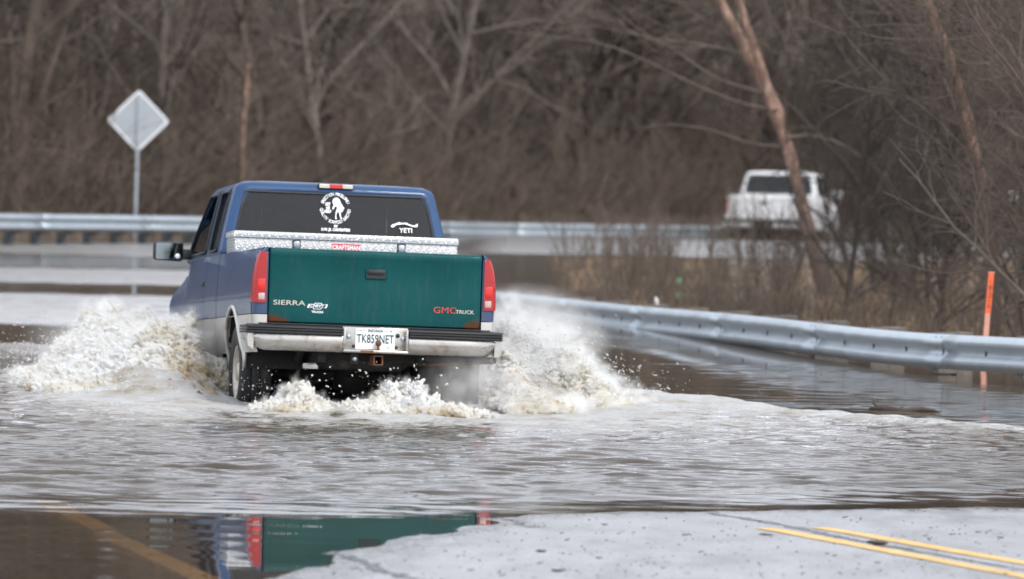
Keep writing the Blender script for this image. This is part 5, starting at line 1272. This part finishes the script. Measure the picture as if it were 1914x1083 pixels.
pk = [G(a, b, .02) for a, b in zip(gpx, gpy)]; pX = np.array([p.x for p in pk]); pY = np.array([p.y for p in pk]); kk_ = shore_sd(pX, pY) > .1; pX, pY = pX[kk_], pY[kk_]; pZ = road_z(pX, pY)
for x, y, z in zip(pX, pY, pZ):
    r_ = .0016 + .005 * gg.random() ** 4; o_ = len(gV); gV += [(x - r_ * 1.6, y, z), (x, y - r_, z), (x + r_ * 1.6, y, z), (x, y + r_, z), (x, y, z + r_ * .9)]; gF += [(o_, o_ + 1, o_ + 4), (o_ + 1, o_ + 2, o_ + 4), (o_ + 2, o_ + 3, o_ + 4), (o_ + 3, o_, o_ + 4)]
tag(mesh_obj('grit', gV, gF, M_['leaf']), 'fine dark grit and crumbs scattered over the wet asphalt', 'grit', kind='stuff')
# floating branch
lgp = G(1690, 768, .0); mb = MB(); g = np.random.default_rng(4)
pts = [Vector(((k / 8 - .5) * .85, g.normal(0, .03) - .1 * k / 8, .012 + .015 * math.sin(k * 1.3))) for k in range(9)]
mb.tube(pts, [.012, .028, .035, .036, .034, .03, .026, .02, .008], 9).tube([pts[1], pts[1] + Vector((-.06, 0, .06)), pts[1] + Vector((-.05, .02, .10))], [.016, .012, .005], 6).tube([pts[3], pts[3] + Vector((.10, .05, .05))], [.012, .004], 6)
fl = mb.build('floating_branch', M_['barkdark'], None, True); fl.location = lgp; fl.scale = (.65, .65, .7); tag(fl, 'dark wet branch floating at the edge of the wake on the right', 'branch')
# ------------------------------------------------------------------ splashes
def mk_foam(name, brown=.5):
    m, t, b = new_mat(name); L = t.links
    tc = N(t, 'ShaderNodeTexCoord'); n = N(t, 'ShaderNodeTexNoise', inp={'Scale': 2.4, 'Detail': 5.0, 'Roughness': .6}); L.new(tc.outputs['Object'], n.inputs['Vector'])
    at = N(t, 'ShaderNodeAttribute', attribute_name='mud')
    s = N(t, 'ShaderNodeMath', operation='ADD'); L.new(n.outputs['Fac'], s.inputs[0]); L.new(at.outputs['Fac'], s.inputs[1])
    r = ramp(t, s.outputs[0], [(.47, (.82, .82, .81, 1)), (.60, (.74, .71, .63, 1)), (.76, (.54, .44, .29, 1)), (1.0, (.32, .21, .11, 1))]); L.new(r.outputs[0], b.inputs['Base Color'])
    bn = N(t, 'ShaderNodeTexNoise', inp={'Scale': 45.0, 'Detail': 6.0, 'Roughness': .7}); L.new(tc.outputs['Object'], bn.inputs['Vector']); bq = N(t, 'ShaderNodeBump', inp={'Strength': .7, 'Distance': .015}); L.new(bn.outputs['Fac'], bq.inputs['Height']); L.new(bq.outputs[0], b.inputs['Normal'])
    b.inputs['Roughness'].default_value = .28; b.inputs['IOR'].default_value = 1.33; b.inputs['Specular IOR Level'].default_value = .5
    tl = N(t, 'ShaderNodeBsdfTranslucent'); L.new(r.outputs[0], tl.inputs[0]); mxs = N(t, 'ShaderNodeMixShader', inp={0: .4})
    L.new(b.outputs[0], mxs.inputs[1]); L.new(tl.outputs[0], mxs.inputs[2]); L.new(mxs.outputs[0], t.nodes['Material Output'].inputs[0])
    return m
FOAM = mk_foam('splash_foam')
def gn_fluid(name, pts, rad, mud, voxel, label, cat, thr=.1):
    me = bpy.data.meshes.new(name); me.vertices.add(len(pts)); me.vertices.foreach_set('co', pts.ravel().astype(np.float32))
    a = me.attributes.new('prad', 'FLOAT', 'POINT'); a.data.foreach_set('value', rad.astype(np.float32))
    me.materials.append(FOAM); o = link(bpy.data.objects.new(name, me))
    g = bpy.data.node_groups.new(name + '_surface', 'GeometryNodeTree')
    g.interface.new_socket('Geometry', in_out='INPUT', socket_type='NodeSocketGeometry'); g.interface.new_socket('Geometry', in_out='OUTPUT', socket_type='NodeSocketGeometry')
    i = g.nodes.new('NodeGroupInput'); ou = g.nodes.new('NodeGroupOutput'); L = g.links
    mp = g.nodes.new('GeometryNodeMeshToPoints'); na = g.nodes.new('GeometryNodeInputNamedAttribute'); na.data_type = 'FLOAT'; na.inputs['Name'].default_value = 'prad'
    L.new(i.outputs[0], mp.inputs['Mesh']); L.new(na.outputs['Attribute'], mp.inputs['Radius'])
    pv = g.nodes.new('GeometryNodePointsToVolume'); pv.resolution_mode = 'VOXEL_SIZE'; pv.inputs['Voxel Size'].default_value = voxel
    L.new(mp.outputs[0], pv.inputs['Points']); L.new(na.outputs['Attribute'], pv.inputs['Radius'])
    vm = g.nodes.new('GeometryNodeVolumeToMesh'); vm.inputs['Threshold'].default_value = thr; L.new(pv.outputs[0], vm.inputs['Volume'])
    ss_ = g.nodes.new('GeometryNodeSetShadeSmooth'); L.new(vm.outputs[0], ss_.inputs[0])
    sm = g.nodes.new('GeometryNodeSetMaterial'); sm.inputs['Material'].default_value = FOAM; L.new(ss_.outputs[0], sm.inputs[0])
    L.new(sm.outputs[0], ou.inputs[0])
    md = o.modifiers.new('surface', 'NODES'); md.node_group = g
    # bake to a plain mesh so that every face is real and carries its mud value
    dg = bpy.context.evaluated_depsgraph_get(); me2 = bpy.data.meshes.new_from_object(o.evaluated_get(dg)); o.modifiers.remove(md); o.data = me2
    n = len(me2.vertices); co = np.zeros(n * 3, np.float32); me2.vertices.foreach_get('co', co); co = co.reshape(-1, 3)
    at = me2.attributes.new('mud', 'FLOAT', 'POINT'); at.data.foreach_set('value', mud(co).astype(np.float32))
    if not me2.materials: me2.materials.append(FOAM)
    print(name, 'faces', len(me2.polygons))
    tag(o, label, cat, kind='stuff'); return o
def to_world(u, v, z):
    c, s = math.cos(YAW), math.sin(YAW); return np.stack([axle.x + u * c - v * s, axle.y + u * s + v * c, z], 1)
def sheet(rg, n, foot, height, crest=.5, rmin=.006, rmax=.022, thick=.07, thr=None):
    """points on a ragged thrown-up surface; foot(rg,n)->u,v ; height(u,v)->h"""
    u, v = foot(rg, n); h = height(u, v)
    a = fbm(u * 4.5, v * 2.6, o=4); b = fbm(u * 13 + 5, v * 7, o=3)
    top = h * (.66 + .68 * a) + .06 * (b - .5)
    z = top - np.abs(rg.normal(0, thick, n)) * (h > .05)
    q = fbm(u * 16, v * 10, z * 16, o=3); keep = (z > -.04) & (q > .36) & (h > .015)
    w = fbm(u * 9 + 50, v * 6, z * 9, o=2)
    u = u + (w - .5) * .10; z = z + (fbm(u * 20, v * 12, z * 20 + 30, o=2) - .5) * .07
    r = rmin + (rmax - rmin) * rg.random(n) ** 2.4 * np.clip(1.2 - z / .6, .35, 1)
    u, v, z, r = u[keep], v[keep], z[keep], r[keep]
    # every lump is drawn out along the way it is thrown
    sg = np.sign(u + .3 * np.abs(v) * 0 + 1e-6) * (np.abs(u) > .9); d = np.stack([sg * .8 + rg.normal(0, .3, len(u)), rg.normal(-.2, .5, len(u)), .2 + rg.normal(0, .5, len(u))], 1); d /= np.linalg.norm(d, axis=1, keepdims=True)
    q = [np.concatenate([c + d[:, j] * r * s_ if j < 3 else c for s_ in (0, .9, 1.6, 2.2)]) for j, c in enumerate((u, v, z))]
    return q[0], q[1], q[2], np.concatenate([r * m_ for m_ in (1, .86, .68, .48)])
def flung(rg, n, u0, v0, spread, vel, tmax, rmin=.003, rmax=.011):
    """drops on ballistic arcs"""
    t = rg.random(n) ** .8 * tmax; c = rg.integers(0, 40, n); cg = np.random.default_rng(int(rg.integers(1e6)))
    cv = cg.normal(0, 1, (40, 3)) * np.array(vel[1]); V = np.array(vel[0])[None] + cv[c] + rg.normal(0, .12, (n, 3))
    V[:, 2] = np.abs(V[:, 2])
    u = u0 + rg.normal(0, spread[0], n) + V[:, 0] * t; v = v0 + rg.normal(0, spread[1], n) + V[:, 1] * t; z = .03 + V[:, 2] * t - 4.9 * t * t
    k = z > -.02; r = rmin + (rmax - rmin) * rg.random(n) ** 3
    # each drop trails a short thread of water
    u, v, z, r, V, t = u[k], v[k], z[k], r[k], V[k], t[k]
    vel_ = V.copy(); vel_[:, 2] -= 9.8 * t; out = [[], [], [], []]
    for s_, m_ in ((0, 1), (.004, .85), (.008, .65), (.012, .45)):
        out[0].append(u - vel_[:, 0] * s_); out[1].append(v - vel_[:, 1] * s_); out[2].append(z - vel_[:, 2] * s_); out[3].append(r * m_)
    return tuple(np.concatenate(q) for q in out)
def cat0(): pass
def cat_(*a): return [np.concatenate([q[i] for q in a]) for i in range(4)]
rg = np.random.default_rng(42)
def foot_box(u0, u1, v0, v1): return lambda g, n: (g.uniform(u0, u1, n), g.uniform(v0, v1, n))
# left: the big bank of water off the front and rear left wheels
def hL(u, v):
    g = lambda cu, cv, su, sv: np.exp(-((u - cu) / su) ** 2 - ((v - cv) / sv) ** 2)
    h = .30 * g(-1.09, .90, .15, .7) + .30 * g(-1.14, 2.2, .18, 1.3) + .26 * g(-1.38, 3.1, .26, .9) + .44 * g(-1.76, 2.3, .34, .9) + .22 * g(-1.42, 2.3, .24, .9) + .40 * g(-1.40, 1.0, .30, .7) + .12 * g(-1.9, 1.0, .30, .7)
    return h * ss(-.97, -1.08, u) * ss(-.9, .0, v) * ss(-2.55, -2.0, u)
a = sheet(rg, 70000, foot_box(-2.9, -.97, -.6, 4.6), hL, rmin=.014, rmax=.038, thick=.10)
a2 = sheet(rg, 60000, foot_box(-2.9, -.97, -.6, 4.6), lambda u, v: hL(u, v) * 1.10, rmin=.005, rmax=.013, thick=.03)
a = cat_(a, a2)
a = cat_(a, flung(rg, 3000, -1.4, 2.6, (.2, .7), ((-.9, -.8, 1.8), (.6, .8, .5)), .42), flung(rg, 1800, -1.7, 1.4, (.4, .6), ((-1.1, -.6, 1.3), (.8, .8, .5)), .35))
k = a[0] < -.985; a = [q[k] for q in a]
a3 = sheet(rg, 9000, foot_box(-1.12, -.74, .46, 1.7), lambda u, v: .27 * np.exp(-((v - .95) / .5) ** 2) * ss(-.70, -.88, u), rmin=.010, rmax=.026, thick=.06)
a = cat_(a, a3)
MUDL = lambda co: np.clip(.30 * np.exp(-((co[:, 0] - (axle.x - 1.22)) / .24) ** 2) * np.clip(1.25 - co[:, 2] / .34, 0, 1) * (np.abs(co[:, 1] - 41.0) < 1.6) * 1.8 + .04 * np.clip(1 - co[:, 2] / .2, 0, 1), 0, .5)
gn_fluid('left_splash', to_world(a[0], a[1], a[2]), a[3] * .9, MUDL, .009, 'high bank of creamy foaming water thrown up left of the blue pickup', 'splash')
# right
def hR(u, v):
    g = lambda cu, cv, su, sv: np.exp(-((u - cu) / su) ** 2 - ((v - cv) / sv) ** 2)
    return (.58 * g(1.52, 1.7, .22, .9) + .34 * g(1.25, .3, .20, .6) + .34 * g(1.85, .9, .26, .7) + .11 * g(2.2, .6, .35, .5) + .10 * g(1.2, -.7, .28, .4)) * ss(.97, 1.06, u) * ss(2.6, 1.9, u)
a = sheet(rg, 50000, foot_box(.97, 3.4, -1.2, 4.2), hR, rmin=.012, rmax=.030, thick=.12)
a = cat_(a, sheet(rg, 50000, foot_box(.97, 3.4, -1.2, 4.2), lambda u, v: hR(u, v) * 1.15, rmin=.004, rmax=.011, thick=.07))
a = cat_(a, flung(rg, 7000, 1.35, 1.7, (.10, .8), ((.6, -.7, 2.4), (.40, .8, .4)), .50, .0035, .012), flung(rg, 3000, 1.8, 1.0, (.3, .5), ((.9, -.5, 1.5), (.6, .6, .5)), .35, .0035, .010))
k = a[0] > .985; a = [q[k] for q in a]
gn_fluid('right_splash', to_world(a[0], a[1], a[2]), a[3], lambda co: np.clip(.10 * (1 - co[:, 2] / .3), 0, .12), .011, 'white spray and foam thrown up to the right of the blue pickup', 'splash')
# behind the bumper
def hB(u, v):
    g = lambda cu, cv, su, sv: np.exp(-((u - cu) / su) ** 2 - ((v - cv) / sv) ** 2)
    return .20 * g(-.60, -1.35, .20, .22) + .27 * g(.20, -1.45, .22, .20) + .06 * g(-.15, -1.65, .16, .2) + .03 * g(.6, -1.7, .25, .2)
a = sheet(rg, 34000, foot_box(-1.2, 1.5, -2.3, -.85), hB, rmin=.010, rmax=.024, thick=.06)
a = cat_(a, sheet(rg, 26000, foot_box(-1.2, 1.5, -2.3, -.85), lambda u, v: hB(u, v) * 1.08, rmin=.004, rmax=.009, thick=.02))
a = cat_(a, flung(rg, 260, -.60, -1.3, (.10, .08), ((0, 0, 1.7), (.9, .3, .4)), .36, .004, .010), flung(rg, 240, .18, -1.4, (.10, .08), ((0, 0, 2.1), (.7, .3, .4)), .42, .004, .011), flung(rg, 300, -.85, -.6, (.08, .3), ((0, -.2, 1.8), (.3, .3, .4)), .4, .003, .008))
gn_fluid('rear_splash', to_world(a[0], a[1], a[2]), a[3], lambda co: np.clip(.04 + .1 * (1 - co[:, 2] / .15), 0, .16), .009, 'two small heaps of churned foam just behind the rear bumper', 'splash')
def mk_spray():
    m = bpy.data.materials.new('soft_spray'); m.use_nodes = True; t = m.node_tree; t.nodes.clear(); L = t.links
    vo = N(t, 'ShaderNodeVolumePrincipled'); vo.inputs['Color'].default_value = (.985, .98, .96, 1); vo.inputs['Anisotropy'].default_value = .1
    at = N(t, 'ShaderNodeAttribute', attribute_name='density'); tc = N(t, 'ShaderNodeTexCoord'); nz = N(t, 'ShaderNodeTexNoise', inp={'Scale': 12.0, 'Detail': 4.0, 'Roughness': .65}); L.new(tc.outputs['Object'], nz.inputs['Vector'])
    mr = N(t, 'ShaderNodeMapRange', inp={1: .40, 2: .66, 3: .1, 4: 1.0}); L.new(nz.outputs['Fac'], mr.inputs[0])
    mu = N(t, 'ShaderNodeMath', operation='MULTIPLY'); L.new(at.outputs['Fac'], mu.inputs[0]); L.new(mr.outputs[0], mu.inputs[1])
    m2 = N(t, 'ShaderNodeMath', operation='MULTIPLY', inp={1: SPRAY_D}); L.new(mu.outputs[0], m2.inputs[0]); L.new(m2.outputs[0], vo.inputs['Density'])
    L.new(vo.outputs[0], N(t, 'ShaderNodeOutputMaterial').inputs['Volume']); return m
SPRAY_D = 16.0
SPRAY = mk_spray()
def soft_spray(name, a, label, voxel=.03):
    pts = to_world(a[0], a[1], a[2]); me = bpy.data.meshes.new(name); me.vertices.add(len(pts)); me.vertices.foreach_set('co', pts.ravel().astype(np.float32))
    at = me.attributes.new('prad', 'FLOAT', 'POINT'); at.data.foreach_set('value', a[3].astype(np.float32)); me.materials.append(SPRAY); o = link(bpy.data.objects.new(name, me))
    g = bpy.data.node_groups.new(name + '_cloud', 'GeometryNodeTree'); g.interface.new_socket('Geometry', in_out='INPUT', socket_type='NodeSocketGeometry'); g.interface.new_socket('Geometry', in_out='OUTPUT', socket_type='NodeSocketGeometry')
    i = g.nodes.new('NodeGroupInput'); ou = g.nodes.new('NodeGroupOutput'); L = g.links
    mp = g.nodes.new('GeometryNodeMeshToPoints'); na = g.nodes.new('GeometryNodeInputNamedAttribute'); na.data_type = 'FLOAT'; na.inputs['Name'].default_value = 'prad'
    L.new(i.outputs[0], mp.inputs['Mesh']); L.new(na.outputs['Attribute'], mp.inputs['Radius'])
    pv = g.nodes.new('GeometryNodePointsToVolume'); pv.resolution_mode = 'VOXEL_SIZE'; pv.inputs['Voxel Size'].default_value = voxel
    L.new(mp.outputs[0], pv.inputs['Points']); L.new(na.outputs['Attribute'], pv.inputs['Radius'])
    sm = g.nodes.new('GeometryNodeSetMaterial'); sm.inputs['Material'].default_value = SPRAY; L.new(pv.outputs[0], sm.inputs[0]); L.new(sm.outputs[0], ou.inputs[0])
    md = o.modifiers.new('cloud', 'NODES'); md.node_group = g
    return tag(o, label, 'spray', kind='stuff')
rs = np.random.default_rng(77)
sL = sheet(rs, 9000, foot_box(-2.9, -.97, -.6, 4.6), lambda u, v: hL(u, v) * 1.12, rmin=.04, rmax=.075, thick=.10); sL = [q[sL[0] < -1.04] for q in sL]
soft_spray('left_spray', sL, 'soft white spray clinging to the foam bank left of the blue pickup')
sR = sheet(rs, 9000, foot_box(.97, 3.2, -1.2, 4.2), lambda u, v: hR(u, v) * 1.35, rmin=.04, rmax=.085, thick=.20); sR = [q[sR[0] > 1.03] for q in sR]
soft_spray('right_spray', sR, 'soft white spray rising to the right of the blue pickup')
sB = sheet(rs, 5000, foot_box(-1.2, 1.6, -2.2, -.9), lambda u, v: hB(u, v) * 1.15, rmin=.025, rmax=.05, thick=.05)
soft_spray('rear_spray', sB, 'soft spray over the two foam heaps behind the rear bumper', .02)
# loose drops, each its own little bead, in one mass
ico = bmesh.new(); bmesh.ops.create_icosphere(ico, subdivisions=1, radius=1); ico.verts.index_update()
iv = np.array([list(q.co) for q in ico.verts]); fi = np.array([[q.index for q in p.verts] for p in ico.faces]); ico.free()
def beads(nm, a, label, smear=.0):
    p = to_world(a[0], a[1], a[2]); n = len(p); sc = np.random.default_rng(8).uniform(.7, 1.5, (n, 1, 3))
    V = (p[:, None, :] + iv[None] * a[3][:, None, None] * sc).reshape(-1, 3); f = (fi[None] + (np.arange(n) * len(iv))[:, None, None]).reshape(-1, 3)
    me = bpy.data.meshes.new(nm); me.from_pydata(V.tolist(), [], f.tolist()); me.materials.append(FOAM); me.polygons.foreach_set('use_smooth', [True] * len(me.polygons)); return tag(link(bpy.data.objects.new(nm, me)), label, 'water drops', kind='stuff')
d1 = flung(rg, 6500, 1.4, 1.8, (.12, .8), ((.7, -.8, 2.6), (.45, .8, .5)), .56, .0018, .006); d1 = [q[(d1[0] > 1.0)] for q in d1]
d2 = flung(rg, 7000, -1.5, 1.9, (.35, .9), ((-.9, -.8, 2.1), (.8, .8, .5)), .5, .0016, .0045); d2 = [q[d2[0] < -1.0] for q in d2]
beads('right_spray_drops', d1, 'fine white drops flying off the spray to the right of the blue pickup')
beads('left_spray_drops', d2, 'fine white drops flying over the foam bank left of the blue pickup')
# thin spray mist hanging beside and under the truck
def mist(nm, u0, u1, v0, v1, z0, z1, dens, label):
    c = to_world(np.array([(u0 + u1) / 2]), np.array([(v0 + v1) / 2]), np.array([(z0 + z1) / 2]))[0]
    bm = bmesh.new(); bmesh.ops.create_icosphere(bm, subdivisions=4, radius=1)
    for q in bm.verts:
        k_ = .8 + .4 * float(fbm(np.array([q.co.x * 2 + 9]), np.array([q.co.y * 2]), np.array([q.co.z * 2]))[0])
        q.co = Vector((q.co.x * (u1 - u0) / 2, q.co.y * (v1 - v0) / 2, q.co.z * (z1 - z0) / 2)) * k_
    me = bpy.data.meshes.new(nm); bm.to_mesh(me); bm.free(); o = link(bpy.data.objects.new(nm, me)); o.location = c; o.rotation_euler = (0, 0, YAW)
    m = bpy.data.materials.new(nm); m.use_nodes = True; t = m.node_tree; t.nodes.clear(); L = t.links
    vo = N(t, 'ShaderNodeVolumePrincipled'); vo.inputs['Color'].default_value = (.97, .96, .94, 1); vo.inputs['Anisotropy'].default_value = .2
    tc = N(t, 'ShaderNodeTexCoord'); gr = N(t, 'ShaderNodeMapping'); gr.inputs['Scale'].default_value = (2 / (u1 - u0), 2 / (v1 - v0), 2 / (z1 - z0)); L.new(tc.outputs['Object'], gr.inputs[0])
    ln = N(t, 'ShaderNodeVectorMath', operation='LENGTH'); L.new(gr.outputs[0], ln.inputs[0])
    mr = N(t, 'ShaderNodeMapRange', inp={1: .95, 2: .1, 3: 0, 4: 1.0}); L.new(ln.outputs['Value'], mr.inputs[0])
    nz = N(t, 'ShaderNodeTexNoise', inp={'Scale': 5.0, 'Detail': 5.0, 'Roughness': .6}); L.new(tc.outputs['Object'], nz.inputs['Vector'])
    n2 = N(t, 'ShaderNodeMapRange', inp={1: .38, 2: .62}); L.new(nz.outputs['Fac'], n2.inputs[0])
    mu = N(t, 'ShaderNodeMath', operation='MULTIPLY'); L.new(mr.outputs[0], mu.inputs[0]); L.new(n2.outputs[0], mu.inputs[1])
    m2 = N(t, 'ShaderNodeMath', operation='MULTIPLY', inp={1: dens}); L.new(mu.outputs[0], m2.inputs[0]); L.new(m2.outputs[0], vo.inputs['Density'])
    L.new(vo.outputs[0], N(t, 'ShaderNodeOutputMaterial').inputs['Volume']); me.materials.append(m); m.cycles.volume_step_rate = 1.0 if hasattr(m, 'cycles') else 1
    tag(o, label, 'mist', kind='stuff')
mist('right_mist', 1.0, 2.3, -.3, 3.4, -.05, .95, 2.4, 'thin white mist hanging right of the blue pickup')
mist('left_mist', -2.4, -.98, -.2, 3.8, -.05, .75, .7, 'thin spray hanging over the foam bank left of the blue pickup')
mist('under_mist', .30, 1.15, -1.6, -.6, -.05, .50, 4.5, 'faint mist of spray behind the right rear wheel')
